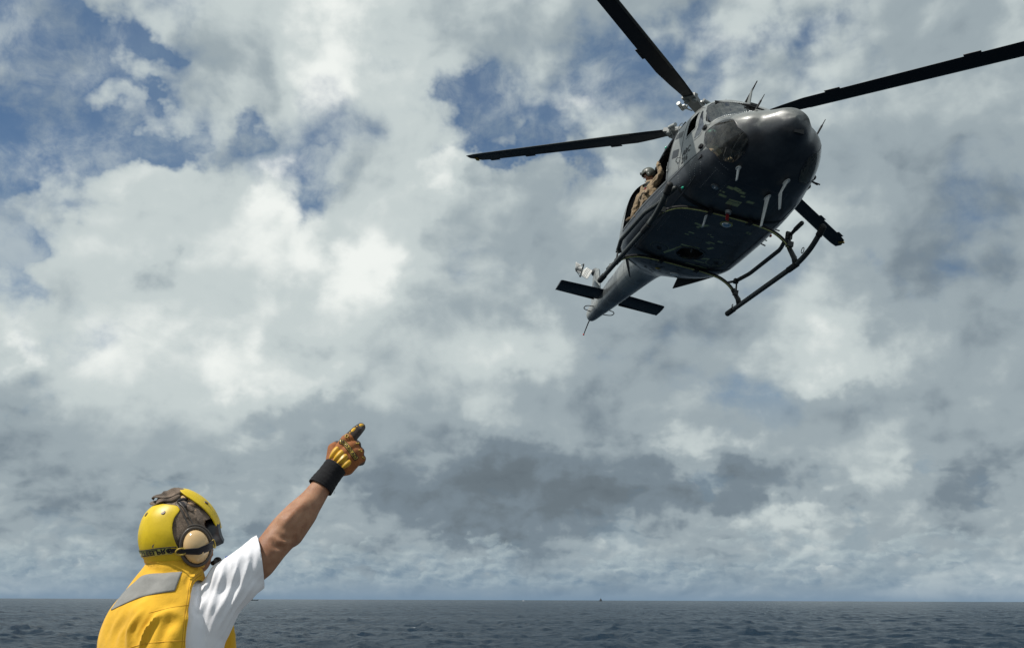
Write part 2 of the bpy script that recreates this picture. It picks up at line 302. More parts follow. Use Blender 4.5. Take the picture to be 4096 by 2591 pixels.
def build_sea():
    t1 = ocean_tile(512, 190.0, 5.2, R(205), 0.235, 11, .2); t2 = ocean_tile(512, 97.0, 4.2, R(240), 0.15, 5, .10)
    azs = np.concatenate([np.linspace(-180, -40, 40)[:-1], np.linspace(-40, 40, 760), np.linspace(40, 180, 40)[1:]])
    rs = [0.5, 15, 40]; r = 75.0
    while r < 16000: rs.append(r); r += max(.40, r * .0056)
    rs = np.array(rs); A, Rr = np.meshgrid(np.radians(azs), rs)
    X = Rr * np.sin(A); Y = Rr * np.cos(A)
    h1, a1, b1 = sample(t1, X, Y); h2, a2, b2 = sample(t2, X, Y, .5)
    f1 = 1 / (1 + (Rr / 1700) ** 2); f2 = 1 / (1 + (Rr / 420) ** 2.5); inner = np.clip((Rr - 45) / 40, 0, 1)
    h3, _, _ = sample(t1, X * .37 + 31, Y * .37 - 17, 1.1)
    gust = 1 + .5 * np.clip(h3 / .3, -1, 1.4)
    Z = (h1 * f1 * gust + h2 * f2) * inner; ch = 1.15
    X2 = X - ch * (a1 * f1 + a2 * f2) * inner; Y2 = Y - ch * (b1 * f1 + b2 * f2) * inner
    nr, na = X.shape; V = np.stack([X2, Y2, Z], -1).reshape(-1, 3)
    i, j = np.meshgrid(np.arange(nr - 1), np.arange(na - 1), indexing='ij'); q = (i * na + j).ravel()
    F = np.stack([q, q + 1, q + na + 1, q + na], -1)[:, ::-1]
    me = bpy.data.meshes.new('sea'); me.vertices.add(len(V)); me.vertices.foreach_set('co', V.ravel().astype(np.float32))
    me.loops.add(F.size); me.loops.foreach_set('vertex_index', F.ravel().astype(np.int32))
    me.polygons.add(len(F)); me.polygons.foreach_set('loop_start', np.arange(0, F.size, 4, dtype=np.int32))
    me.polygons.foreach_set('use_smooth', np.ones(len(F), bool)); me.update(calc_edges=True)
    o = bpy.data.objects.new('sea', me); COL.objects.link(o); o['kind'] = 'structure'
    m, b, N = principled('sea_water', (.007, .020, .037), .20, 0, .2); b.inputs['IOR'].default_value = 1.333
    me.materials.append(m)
    pos = N.tc('Object')
    st = N.v('MULTIPLY', pos, (1.0, 1.0, 0.0))
    n1 = N.noise(st, 1.1, 6, .62); n2 = N.noise(st, 5.0, 4, .6)
    hgt = N.m('ADD', N.m('MULTIPLY', n1, .55), N.m('MULTIPLY', n2, .09))
    n3 = N.noise(st, .16, 6, .6); hgt = N.m('ADD', hgt, N.m('MULTIPLY', n3, 2.2))
    bp = m.node_tree.nodes.new('ShaderNodeBump'); bp.inputs['Strength'].default_value = 1.0; bp.inputs['Distance'].default_value = 1.0
    m.node_tree.links.new(hgt, bp.inputs['Height']); m.node_tree.links.new(bp.outputs[0], b.inputs['Normal'])
    # scattered foam on the steepest crests
    fo = N.m('MULTIPLY', N.rng(N.noise(st, .09, 4, .6), .64, .70), N.rng(n1, .54, .62))
    hz_ = N.sep(pos)[2]; fo = N.m('MULTIPLY', fo, N.rng(hz_, .22, .45))
    colr = N.mix(fo, (.007, .020, .037), (.75, .78, .8)); m.node_tree.links.new(colr, b.inputs['Base Color'])
    gst = N.noise(N.v('MULTIPLY', pos, (.006, .016, 0)), 1.0, 5, .6); m.node_tree.links.new(N.rng(gst, .35, .65, .07, .22), b.inputs['Specular IOR Level'])
build_sea()

from mathutils.bvhtree import BVHTree
# ------------------------------------------------------------------ helicopter: body surface
# body frame: x forward of the mast, y to its left, z up from the skids (metres)
HS = np.array([  # x, zb, zm, zt, w, nb, nt
 (3.98,1.378,1.38,1.382,.003,2.0,2.0),(3.96,1.20,1.38,1.53,.28,2.2,2.0),(3.90,1.08,1.38,1.62,.50,2.3,2.0),(3.76,.95,1.38,1.71,.68,2.4,2.0),
 (3.55,.83,1.37,1.79,.83,2.5,2.1),(3.25,.71,1.36,1.87,.96,2.5,2.2),(2.98,.65,1.36,2.02,1.03,2.7,2.3),(2.65,.61,1.36,2.34,1.09,2.8,2.6),
 (2.30,.60,1.34,2.67,1.15,3.0,2.9),(1.95,.60,1.33,2.79,1.19,3.1,3.0),(1.3,.60,1.32,2.72,1.25,3.2,3.1),(0,.60,1.32,2.62,1.30,3.4,3.1),
 (-1.0,.60,1.32,2.54,1.29,3.6,3.0),(-1.5,.63,1.33,2.50,1.24,3.3,2.9),(-2.0,.72,1.38,2.44,1.12,2.9,2.7),(-2.4,.84,1.44,2.36,.92,2.6,2.5),
 (-2.75,.96,1.50,2.24,.68,2.4,2.4),(-3.1,1.06,1.56,2.12,.50,2.3,2.3),(-3.6,1.13,1.60,2.06,.43,2.3,2.3),(-5.0,1.25,1.66,2.04,.36,2.3,2.3),
 (-6.5,1.36,1.70,2.01,.28,2.3,2.3),(-8.0,1.48,1.73,1.99,.20,2.2,2.2),(-8.6,1.53,1.75,1.98,.16,2.1,2.1),(-8.74,1.62,1.76,1.91,.09,2,2),(-8.78,1.74,1.76,1.78,.01,2,2)])
def hs(x):
    xs = HS[::-1, 0]; k = np.clip(np.searchsorted(xs, x), 1, len(xs) - 1); A = HS[::-1]
    k0 = max(k - 2, 0); k3 = min(k + 1, len(xs) - 1); t = (x - xs[k - 1]) / (xs[k] - xs[k - 1])
    # monotone cubic (Fritsch-Carlson style slopes)
    def sl(i):
        if i <= 0 or i >= len(xs) - 1: return np.zeros(6)
        a = (A[i, 1:] - A[i - 1, 1:]) / (xs[i] - xs[i - 1]); b = (A[i + 1, 1:] - A[i, 1:]) / (xs[i + 1] - xs[i])
        return np.where(a * b > 0, 2 * a * b / (a + b + 1e-12), 0)
    h = xs[k] - xs[k - 1]; m0 = sl(k - 1) * h; m1 = sl(k) * h; p0 = A[k - 1, 1:]; p1 = A[k, 1:]
    if k == len(xs) - 1: m1 = (p1 - p0)
    return (2 * t**3 - 3 * t**2 + 1) * p0 + (t**3 - 2 * t**2 + t) * m0 + (-2 * t**3 + 3 * t**2) * p1 + (t**3 - t**2) * m1
def hsurf(x, th):
    """th 0 = keel, pi/2 = left side (+y), pi = top"""
    zb, zm, zt, w, nb, nt = hs(x); s, c = math.sin(th), math.cos(th)
    n = nb if c > 0 else nt
    y = w * math.copysign(abs(s) ** (2 / n), s); z = zm - (zm - zb if c > 0 else zt - zm) * math.copysign(abs(c) ** (2 / n), c)
    if x > 2.9:
        dz = (z - 1.36) / (.33 if z > 1.36 else .40); bmp = .31 * math.exp(-((((y - .03) / .36) ** 2 + dz ** 2) ** 2.2)); x = x + bmp * min(1, (x - 2.9) / .6)
    return (x, y, z)
def hull_grid(x0, x1, dx, nth):
    xs = list(np.arange(x0, x1, dx)) + [x1]
    V = []; F = []
    for x in xs:
        for k in range(nth):
            # spread the angle so vertices are roughly even along the section
            th = 2 * math.pi * (k + .5) / nth
            V.append(hsurf(x, th))
    for i in range(len(xs) - 1):
        for k in range(nth):
            F.append((i * nth + k, i * nth + (k + 1) % nth, (i + 1) * nth + (k + 1) % nth, (i + 1) * nth + k))
    return V, F

HV, HF = hull_grid(-8.78, 3.98, .028, 176)
HBVH = BVHTree.FromPolygons(HV, HF)
def on_hull(o, d, off=0.0):
    """first point of the skin along a ray, lifted off by off"""
    h = HBVH.ray_cast(Vector(o), Vector(d).normalized())
    if h[0] is None:
        n = HBVH.find_nearest(Vector(o)); return n[0] + n[1] * off * (1 if n[1].dot(Vector(o) - n[0]) >= 0 else -1)
    nn = h[1] if h[1].dot(Vector(d)) < 0 else -h[1]
    return h[0] + nn * off
def side_pt(x, z, sgn, off=0.0): return on_hull((x, sgn * 3, z), (0, -sgn, 0), off)
def front_pt(y, z, off=0.0): return on_hull((7, y, z), (-1, 0, 0), off)
def belly_pt(x, y, off=0.0): return on_hull((x, y, -1), (0, 0, 1), off)
def roof_pt(x, y, off=0.0): return on_hull((x, y, 4), (0, 0, -1), off)
def in_poly(px, py, poly):
    c = False; j = len(poly) - 1
    for i in range(len(poly)):
        xi, yi = poly[i]; xj, yj = poly[j]
        if (yi > py) != (yj > py) and px < (xj - xi) * (py - yi) / (yj - yi) + xi: c = not c
        j = i
    return c
def densify(poly, step=.05, closed=True):
    out = []; n = len(poly)
    for i in range(n if closed else n - 1):
        a = np.array(poly[i], float); b = np.array(poly[(i + 1) % n], float); k = max(1, int(np.linalg.norm(b - a) / step))
        out += [tuple(a + (b - a) * t / k) for t in range(k)]
    if not closed: out.append(tuple(poly[-1]))
    return out
def roundp(poly, r=.25, n=4):
    """soften the corners of a polygon"""
    out = []; m = len(poly)
    for i in range(m):
        a, b, c = (np.array(poly[(i + k) % m], float) for k in (-1, 0, 1))
        p = b + (a - b) * r; q = b + (c - b) * r
        for k in range(n + 1):
            t = k / n; out.append(tuple((1 - t) ** 2 * p + 2 * t * (1 - t) * b + t * t * q))
    return out

# ---- paints and materials
def make_airframe_paint(name, dark_z=1.25):
    m, b, N = principled(name, rough=.38, spec=.5, Coat_Weight=.25, Coat_Roughness=.12)
    p = N.tc('Object'); x, y, z = N.sep(p)
    n = N.noise(p, .95, 5, .55); n2 = N.noise(N.v('ADD', p, (5, 3, 9)), 2.6, 6, .6); fine = N.noise(p, 18, 6, .65)
    light = (.205, .215, .208); mid = (.085, .093, .096); dark = (.024, .027, .034)
    door = N.m('MULTIPLY', N.m('MULTIPLY', N.rng(x, 1.45, 1.7), N.rng(x, 2.98, 2.8)), N.rng(z, 1.08, 1.16))
    c = N.mix(N.m('MULTIPLY', N.rng(n, .47, .55), N.m('SUBTRACT', 1.0, N.m('MULTIPLY', door, .8))), light, mid)
    nose = N.rng(x, 2.95, 3.35)
    c = N.mix(N.m('MULTIPLY', nose, N.rng(N.noise(N.v('ADD', p, (4.4, 1.2, 7.7)), 2.3, 4, .5), .47, .54)), c, (.040, .045, .047))
    c = N.mix(N.m('MULTIPLY', nose, .35), c, (.10, .108, .105))
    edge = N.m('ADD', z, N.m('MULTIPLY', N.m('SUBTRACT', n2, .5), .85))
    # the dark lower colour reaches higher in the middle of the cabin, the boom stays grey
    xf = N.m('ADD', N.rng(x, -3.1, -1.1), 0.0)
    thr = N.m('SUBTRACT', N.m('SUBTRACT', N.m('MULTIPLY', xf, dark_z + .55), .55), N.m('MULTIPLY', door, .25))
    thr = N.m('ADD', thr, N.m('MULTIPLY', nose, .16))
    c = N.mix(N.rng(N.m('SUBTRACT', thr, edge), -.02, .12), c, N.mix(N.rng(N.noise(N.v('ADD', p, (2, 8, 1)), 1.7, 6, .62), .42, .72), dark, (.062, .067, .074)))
    c = N.mix(N.m('MULTIPLY', N.rng(fine, .5, .8), .25), c, (.12, .12, .12))
    # belly touch-up primer, where the paint has been patched
    prim = (.50, .54, .24)
    def rect(cx, cy, w, h, ang=0.0, soft=.01):
        ca, sa = math.cos(ang), math.sin(ang)
        dx = N.m('SUBTRACT', x, cx); dy = N.m('SUBTRACT', y, cy)
        u = N.m('ABSOLUTE', N.m('ADD', N.m('MULTIPLY', dx, ca), N.m('MULTIPLY', dy, sa)))
        v = N.m('ABSOLUTE', N.m('ADD', N.m('MULTIPLY', dx, -sa), N.m('MULTIPLY', dy, ca)))
        return N.m('MULTIPLY', N.rng(u, w / 2 + soft, w / 2 - soft * .2), N.rng(v, h / 2 + soft, h / 2 - soft * .2))
    def ring(cx, cy, r, w):
        d = N.v('LENGTH', N.comb(N.m('SUBTRACT', x, cx), N.m('SUBTRACT', y, cy), 0)); return N.rng(N.m('ABSOLUTE', N.m('SUBTRACT', d, r)), w, w * .3)
    acc = rect(2.27, -.145, .21, .235)
    for a in ((2.72, -.40, .05, .09, 0, .03), (2.74, -.28, .07, .12, .3, .03), (2.69, -.16, .05, .08, 0, .03), (2.58, -.10, .03, .07, 0, .02),
              (2.52, -.47, .03, .08, 0, .02), (2.45, .10, .05, .10, 0, .04), (2.40, -.42, .04, .12, 0, .04), (1.02, -.25, .26, .05, .6, .02), (1.05, -.34, .05, .16, .2, .02),
              (1.2, .62, .06, .12, .4, .02), (.62, -.33, .04, .1, 0, .02), (.5, -.38, .03, .07, 0, .02), (.75, .0, .03, .06, 0, .015), (.68, .08, .03, .05, 0, .015),
              (.55, .30, .05, .09, 0, .02), (.42, .17, .03, .14, .2, .02), (.36, .12, .03, .08, .1, .02), (.15, .26, .14, .05, .5, .02), (-.38, -.36, .55, .045, .35, .015),
              (-.02, -.12, .05, .36, .0, .015), (-.02, .02, .08, .1, .0, .02), (-.62, .18, .03, .5, .0, .01), (-.42, .35, .05, .2, -.5, .02), (-.86, .35, .02, .5, .1, .01)):
        acc = N.m('MAXIMUM', acc, rect(*a))
    acc = N.m('MAXIMUM', acc, N.m('MULTIPLY', ring(-.50, .62, .19, .012), .8)); acc = N.m('MAXIMUM', acc, N.m('MULTIPLY', ring(-.45, -.62, .19, .010), .4))
    wear = N.rng(N.noise(p, 26, 4, .6), .28, .44)
    acc = N.m('MULTIPLY', N.m('MULTIPLY', acc, wear), N.rng(z, .9, .8))
    c = N.mix(acc, c, prim)
    # exhaust grime and streaks running aft
    st = N.noise(N.v('MULTIPLY', p, (1.2, 9, 9)), 1.0, 5, .6)
    c = N.mix(N.m('MULTIPLY', N.rng(st, .55, .75), .30), c, (.028, .028, .030))
    m.node_tree.links.new(c, b.inputs['Base Color'])
    ro = N.m('ADD', .27, N.m('MULTIPLY', N.noise(p, 7, 5, .6), .22)); m.node_tree.links.new(ro, b.inputs['Roughness'])
    # slight oil-canning of the skin and riveted seams
    bump = m.node_tree.nodes.new('ShaderNodeBump'); bump.inputs['Strength'].default_value = .25; bump.inputs['Distance'].default_value = .02
    m.node_tree.links.new(N.m('ADD', N.noise(p, 2.2, 3, .5), N.m('MULTIPLY', N.noise(p, 11, 2, .5), .12)), bump.inputs['Height']); m.node_tree.links.new(bump.outputs[0], b.inputs['Normal'])
    return m
HM = {}
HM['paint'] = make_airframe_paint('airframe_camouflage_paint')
def simple(name, base, rough=.5, metal=0., spec=.5, nscale=12., namt=.25, **kw):
    m, b, N = principled(name, base, rough, metal, spec, **kw)
    n = N.noise(N.tc('Object'), nscale, 5, .6); k = N.rng(n, .3, .7, 1 - namt, 1 + namt, False)
    m.node_tree.links.new(N.v('SCALE', tuple(base), k) if False else N.mix(1.0, tuple(base), N.comb(k, k, k), 'MULTIPLY'), b.inputs['Base Color'])
    m.node_tree.links.new(N.rng(n, .3, .7, max(0, rough - .08), rough + .08, False), b.inputs['Roughness'])
    return m
HM['light'] = simple('light_grey_paint', (.20, .215, .215), .35)
HM['grey'] = simple('mid_grey_paint', (.085, .09, .095), .4)
HM['dark'] = simple('dark_grey_paint', (.024, .026, .031), .42)
HM['seam'] = simple('seam_edge_paint', (.05, .053, .058), .4)
HM['black'] = simple('matte_black', (.010, .010, .012), .6)
HM['blade'] = simple('blade_black', (.008, .009, .012), .5, namt=.35, nscale=4)
HM['abrasion'] = simple('blade_abrasion_strip', (.06, .065, .062), .4)
HM['yellow'] = simple('tip_yellow', (.42, .27, .03), .5)
HM['olive'] = simple('olive_primer', (.48, .50, .20), .5, nscale=25, namt=.4)
HM['white'] = simple('antenna_white', (.86, .85, .80), .45, nscale=20, namt=.1)
HM['tailwhite'] = simple('tail_rotor_white', (.50, .50, .48), .5)
HM['metal'] = simple('worn_metal', (.42, .43, .44), .35, .9)
HM['alu'] = simple('pale_alloy', (.36, .375, .37), .38, .3)
HM['steelgrey'] = simple('hub_grey', (.14, .15, .15), .45, .2)
HM['skid'] = simple('skid_tube_worn_paint', (.034, .038, .036), .5, nscale=30, namt=.6)
HM['red'] = simple('red_flag_cloth', (.30, .008, .012), .7)
HM['redlamp'] = principled('red_position_lens', (.6, .02, .01), .15, 0, .5)[0]
HM['green'] = principled('green_position_lens', (.01, .35, .22), .12, 0, .6)[0]
HM['dish'] = principled('landing_lamp_reflector', (.85, .87, .90), .08, 1.0, .5)[0]
HM['rubber'] = simple('rubber', (.012, .012, .012), .7)
HM['seat'] = simple('seat_fabric', (.02, .022, .022), .8)
def glass_mat(name, tint, refl=.08, rough=.02, milky=0.0, milk=(.3, .3, .3)):
    m = bpy.data.materials.new(name); m.use_nodes = True; t = m.node_tree; t.nodes.clear(); N = NT(t)
    out = t.nodes.new('ShaderNodeOutputMaterial'); tr = t.nodes.new('ShaderNodeBsdfTransparent'); gl = t.nodes.new('ShaderNodeBsdfGlossy')
    tr.inputs[0].default_value = tuple(tint) + (1,); gl.inputs['Roughness'].default_value = rough; gl.inputs['Color'].default_value = (1, 1, 1, 1)
    fr = t.nodes.new('ShaderNodeFresnel'); fr.inputs['IOR'].default_value = 1.5
    f2 = N.m('MULTIPLY_ADD', fr.outputs[0], 1.05, refl - .04, clamp=True)
    mx = t.nodes.new('ShaderNodeMixShader'); t.links.new(f2, mx.inputs[0]); t.links.new(tr.outputs[0], mx.inputs[1]); t.links.new(gl.outputs[0], mx.inputs[2])
    if milky > 0:      # dusty, scratched acrylic
        df = t.nodes.new('ShaderNodeBsdfDiffuse'); df.inputs[0].default_value = tuple(milk) + (1,)
        n = N.noise(N.tc('Object'), 6, 6, .65); mm = t.nodes.new('ShaderNodeMixShader')
        t.links.new(N.m('MULTIPLY', N.rng(n, .25, .75), milky), mm.inputs[0]); t.links.new(mx.outputs[0], mm.inputs[1]); t.links.new(df.outputs[0], mm.inputs[2]); mx = mm
    t.links.new(mx.outputs[0], out.inputs[0]); return m
HM['windshield'] = glass_mat('windshield_acrylic', (.88, .95, .93), .045, .03, .08, (.32, .33, .34))
HM['chin'] = glass_mat('chin_acrylic', (.74, .72, .67), .045, .05, .25, (.20, .20, .19))
HM['sidepane'] = glass_mat('side_window_acrylic', (.35, .38, .42), .12, .02, .5, (.15, .17, .21))
HM['roofpane'] = glass_mat('green_overhead_acrylic', (.42, .90, .80), .05, .03, .25, (.25, .60, .52))

heli = empty('helicopter')
tag(heli, 'dark grey camouflaged four-bladed helicopter hovering with its right cabin door open', 'helicopter')

# ---- regions cut out of the skin
WS = [(.05, 1.99), (.40, 1.93), (.78, 1.83), (.93, 1.73), (1.0, 1.66), (1.03, 1.80), (1.0, 2.10), (.94, 2.33), (.84, 2.45), (.40, 2.50), (.05, 2.50)]           # y, z (one half)
CHIN = [(1.055, 1.47), (1.0, 1.535), (.90, 1.56), (.82, 1.47), (.745, 1.25), (.60, 1.12), (.52, 1.0), (.51, .88), (.60, .80), (.80, .86), (.97, 1.04), (1.04, 1.2)]
CHIN = roundp(CHIN, .25, 2)
DOOR_OPEN = [(1.44, 2.40), (1.44, 1.50), (1.49, 1.085), (-1.15, 1.075), (-1.2, 2.38)]     # x, z right cabin doorway
DW1 = [(2.03, 2.12), (2.26, 2.27), (2.445, 1.77), (2.11, 1.69)]; DW2 = [(2.30, 2.28), (2.50, 2.09), (2.72, 1.70), (2.69, 1.51), (2.46, 1.50), (2.49, 1.77)]
ROOFW = [(1.35, .16), (2.16, .16), (2.16, .90), (1.35, .90)]
HOOK = (-.33, .0, .285, .27)
def region(c):
    x, y, z = c
    if x > 2.3 and in_poly(abs(y), z, WS) and z > 1.63: return 'ws'
    if x > 2.7 and in_poly(abs(y), z, CHIN) and z < 1.6: return 'chin'
    if y < -.6:
        if in_poly(x, z, DOOR_OPEN): return 'open'
    if abs(y) > .6 and z > 1.4:
        if in_poly(x, z, DW1): return 'dw1'
        if in_poly(x, z, DW2): return 'dw2'
    if z > 2.4 and in_poly(x, abs(y), ROOFW): return 'roof'
    if z < .7 and ((x - HOOK[0]) / HOOK[2]) ** 2 + ((y - HOOK[1]) / HOOK[3]) ** 2 < 1: return 'hook'
    if y > .6 and 0.05 < x < .95 and 1.55 < z < 2.2: return 'cabpane'
    return 'skin'
groups = {}
HVn = [Vector(v) for v in HV]
for f in HF:
    c = (HVn[f[0]] + HVn[f[1]] + HVn[f[2]] + HVn[f[3]]) / 4
    if c.x < -2.78: r = 'boom'
    elif f[0] // 176 >= 451: r = 'radome'
    else: r = region(c)
    key = r + ('L' if c.y > 0 else 'R') if r in ('ws', 'chin', 'dw1', 'dw2', 'roof') else r
    groups.setdefault(key, []).append(f)
# smooth normals of the whole skin, shared by its parts so that joints stay fair
_P = np.array(HV, float); _F = np.array(HF, int); _n = np.cross(_P[_F[:, 2]] - _P[_F[:, 0]], _P[_F[:, 3]] - _P[_F[:, 1]]); _VN = np.zeros_like(_P)
for _k in range(4): np.add.at(_VN, _F[:, _k], _n)
_VN /= np.linalg.norm(_VN, axis=1, keepdims=True) + 1e-12
if (_VN[:, 1] * _P[:, 1]).sum() < 0: _VN = -_VN
def sub_mesh(name, faces, mat, parent, thick=0.0):
    idx = {}; V = []; F = []
    for f in faces:
        g = []
        for i in f:
            if i not in idx: idx[i] = len(V); V.append(HV[i])
            g.append(idx[i])
        F.append(tuple(g))
    o = mesh_obj(name, V, F, mat, parent)
    bm = bmesh.new(); bm.from_mesh(o.data); bmesh.ops.recalc_face_normals(bm, faces=bm.faces)
    s = sum((f.normal.dot(Vector((0, f.calc_center_median().y, f.calc_center_median().z - 1.5))) for f in bm.faces))
    if s < 0: bmesh.ops.reverse_faces(bm, faces=bm.faces)
    bm.to_mesh(o.data); bm.free()
    inv = [None] * len(idx)
    for a_, b_ in idx.items(): inv[b_] = tuple(_VN[a_])
    if not thick: o.data.normals_split_custom_set_from_vertices(inv)
    if thick:
        md = o.modifiers.new('thickness', 'SOLIDIFY'); md.thickness = thick; md.offset = -1
    return o
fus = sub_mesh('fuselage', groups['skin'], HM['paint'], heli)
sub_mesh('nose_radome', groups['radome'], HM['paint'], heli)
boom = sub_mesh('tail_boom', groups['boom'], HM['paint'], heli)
for s in 'LR':
    sub_mesh('windshield', groups['ws' + s], HM['windshield'], heli); sub_mesh('chin_window', groups['chin' + s], HM['chin'], heli)
    sub_mesh('overhead_window', groups['roof' + s], HM['roofpane'], heli)
sub_mesh('side_window', groups['dw2R'], HM['sidepane'], heli)
sub_mesh('side_window', groups['dw1L'] + groups['dw2L'], HM['sidepane'], heli); sub_mesh('cabin_window', groups['cabpane'], HM['sidepane'], heli)

# ---- frames: strips that follow the skin round each opening
def strip(name, pts, w, h, mat, parent, closed=True):
    """rounded strip lying on the skin; pts are (point, normal-ish) positions on it"""
    n = len(pts); V = []; F = []; prof = [(-1, -.3), (-1, .55), (-.6, 1), (.6, 1), (1, .55), (1, -.3)]
    for i in range(n):
        a = pts[(i - 1) % n] if closed or i > 0 else pts[i]; b = pts[(i + 1) % n] if closed or i < n - 1 else pts[i]
        t = (b - a).normalized(); nr = HBVH.find_nearest(pts[i])[1]
        q = pts[i]; 
        if nr.dot(Vector((0, q.y, q.z - 1.5))) < 0: nr = -nr
        s_ = t.cross(nr).normalized()
        for u, v in prof: V.append(q + s_ * u * w / 2 + nr * v * h)
    m = len(prof)
    for i in range(n if closed else n - 1):
        j = (i + 1) % n
        for k in range(m - 1): F.append((i * m + k, i * m + k + 1, j * m + k + 1, j * m + k))
    o = mesh_obj(name, V, F, mat, parent); sharp_by_angle(o.data, 50); return o
RIV = []   # rivet positions (point, normal)
def rivets(pts, step, closed=True):
    L = list(pts) + ([pts[0]] if closed else []); acc = 0
    for a, b in zip(L[:-1], L[1:]):
        d = (b - a).length
        while acc < d:
            RIV.append(a.lerp(b, acc / d)); acc += step
        acc -= d
for s in (-1, 1):
    pts = [front_pt(s * y, z) for y, z in densify(WS, .05)]; strip('windshield_frame', pts, .055, .010, HM['light'], heli); rivets(pts, .035)
    pts = [front_pt(s * y, z) for y, z in densify(CHIN, .05)]; strip('chin_window_frame', pts, .020, .004, HM['dark'], heli)
    for poly in (DW1, DW2):
        pts = [side_pt(x, z, s) for x, z in densify(roundp(poly, .12, 2), .05)]; strip('door_window_frame', pts, .034, .007, HM['light'], heli)
    if s > 0:
        pts = [side_pt(x, z, s) for x, z in densify(roundp([(.03, 1.53), (.97, 1.53), (.97, 2.22), (.03, 2.22)], .15, 3), .05)]; strip('cabin_window_frame', pts, .05, .008, HM['dark'], heli)
    # crew door outline (raised edge), belt strip along the sill
    dp = [(1.99, 1.10), (2.0, 1.6), (1.93, 2.18), (2.14, 2.40), (2.36, 2.30), (2.86, 1.62), (2.88, 1.17)]
    strip('crew_door_seam', [side_pt(x, z, s) for x, z in densify(dp, .05)], .018, .004, HM['dark'], heli)
    belt = [side_pt(x, z, s) for x, z in densify([(1.50, 1.04), (1.95, 1.07), (2.88, 1.17), (2.97, 1.2)], .06, False)]
    strip('door_sill_strip', belt, .028, .007, HM['grey'], heli, False)
    strip('hinged_panel_seam', [side_pt(x, z, s) for x, z in densify([(1.46, 1.09), (1.45, 2.5)], .06, False)], .03, .006, HM['dark'], heli, False)
    for x0, z0, x1, z1 in ((1.53, 1.92, 1.88, 2.05), (1.60, 1.50, 1.88, 1.67)):       # the two dark panels on the hinged door post
        V = []; F = []; nu, nv = 8, 4
        for i in range(nu + 1):
            for j in range(nv + 1):
                x = lerp(x0, x1, i / nu); z = lerp(z0, z1, j / nv) - .28 * (x - x0) + (.03 if z0 > 1.8 else 0); V.append(side_pt(x, z, s, .004))
        for i in range(nu):
            for j in range(nv): q = i * (nv + 1) + j; F.append((q, q + 1, q + nv + 2, q + nv + 1))
        mesh_obj('dark_panel', V, F, HM['dark'], heli)
# doorway edge
pts = [side_pt(x, z, -1) for x, z in densify(DOOR_OPEN[1:4] , .06, False)]
strip('doorway_edge', pts, .045, .010, HM['grey'], heli, False)
top = [side_pt(x, z, -1) for x, z in densify([(1.46, 2.5), (-3.0, 2.3)], .1, False)]
strip('door_rail', [side_pt(x, 2.41, -1) for x in np.arange(1.46, -1.3, -.08)], .04, .03, HM['dark'], heli, False)

# ---- interior
m = MB(); m.box((.3, 0, 1.05), (5.0, 2.1, .05)); m.box((2.9, 0, .98), (.9, 1.0, .04)); m.build('cabin_floor', HM['black'], heli)
m = MB(); V = []
for x in (-1.30, -1.34):
    for k in range(40):
        t = 2 * math.pi * (k + .5) / 40; _, y, z = hsurf(x, t); V.append((x, y * .97, 1.45 + (z - 1.45) * .96))
m.add(V, [tuple(range(40)), tuple(range(79, 39, -1))] + [(k, 40 + k, 40 + (k + 1) % 40, (k + 1) % 40) for k in range(40)]); m.build('cabin_bulkhead', HM['black'], heli)
m = MB(); m.box((.02, 0, 2.43), (2.6, 1.78, .03)); m.build('cabin_ceiling', HM['black'], heli)
for s in (-1, 1):
    m = MB(); m.box((1.62, s * .52, 1.42), (.50, .48, .12)); m.box((1.36, s * .52, 1.78), (.12, .50, .80), Matrix.Rotation(-.15, 3, 'Y')); m.box((1.27, s * .52, 2.24), (.09, .26, .18)); m.build('pilot_seat', HM['seat'], heli)
m = MB(); m.box((2.72, 0, 1.55), (.25, 1.35, .34), Matrix.Rotation(.35, 3, 'Y')); m.box((2.3, 0, 1.25), (.6, .28, .34)); m.build('instrument_panel', HM['black'], heli)
m = MB(); m.box((2.78, 0, 1.76), (.42, 1.5, .03)); m.build('glare_shield', HM['black'], heli)
m = MB(); m.box((1.55, 0, 2.56), (1.1, .22, .16)); m.build('overhead_console', HM['dark'], heli)
for s in (-1, 1):
    m = MB()
    for k in (-.13, .13): m.box((3.02, s * .52 + k, 1.12), (.03, .10, .16), Matrix.Rotation(.5, 3, 'Y')); m.tube([(3.02, s * .52 + k, 1.1), (2.75, s * .52 + k, .98)], .012, 6)
    m.build('rudder_pedals', HM['metal'], heli)
# folded-down stiffener tube seen inside the chin bubble
m = MB(); loop = []
for k in range(20):
    a = 2 * math.pi * k / 20; loop.append(on_hull((3.9, -.72 + .05 * math.cos(a) + .10 * math.sin(a), 1.02 + .15 * math.sin(a) - .05 * math.cos(a)), (-1, .25, 0), -.012))
m.tube(loop + [loop[0]], .011, 6, False); m.build('chin_window_reinforcement', HM['alu'], heli)

# ventral nose door panel and air vent
pts = [front_pt(y, z) for y, z in densify([(-.30, 1.08), (.28, 1.08)], .05, False)]

m = MB(); q = front_pt(.1, 1.16); m.box(q, (.03, .17, .09)); m.build('nose_vent', HM['black'], heli)
m = MB(); q = front_pt(-.50, 1.60, .004); m.box(q, (.004, .05, .045), Matrix.Rotation(.9, 3, 'Y')); m.build('placard', HM['white'], heli)

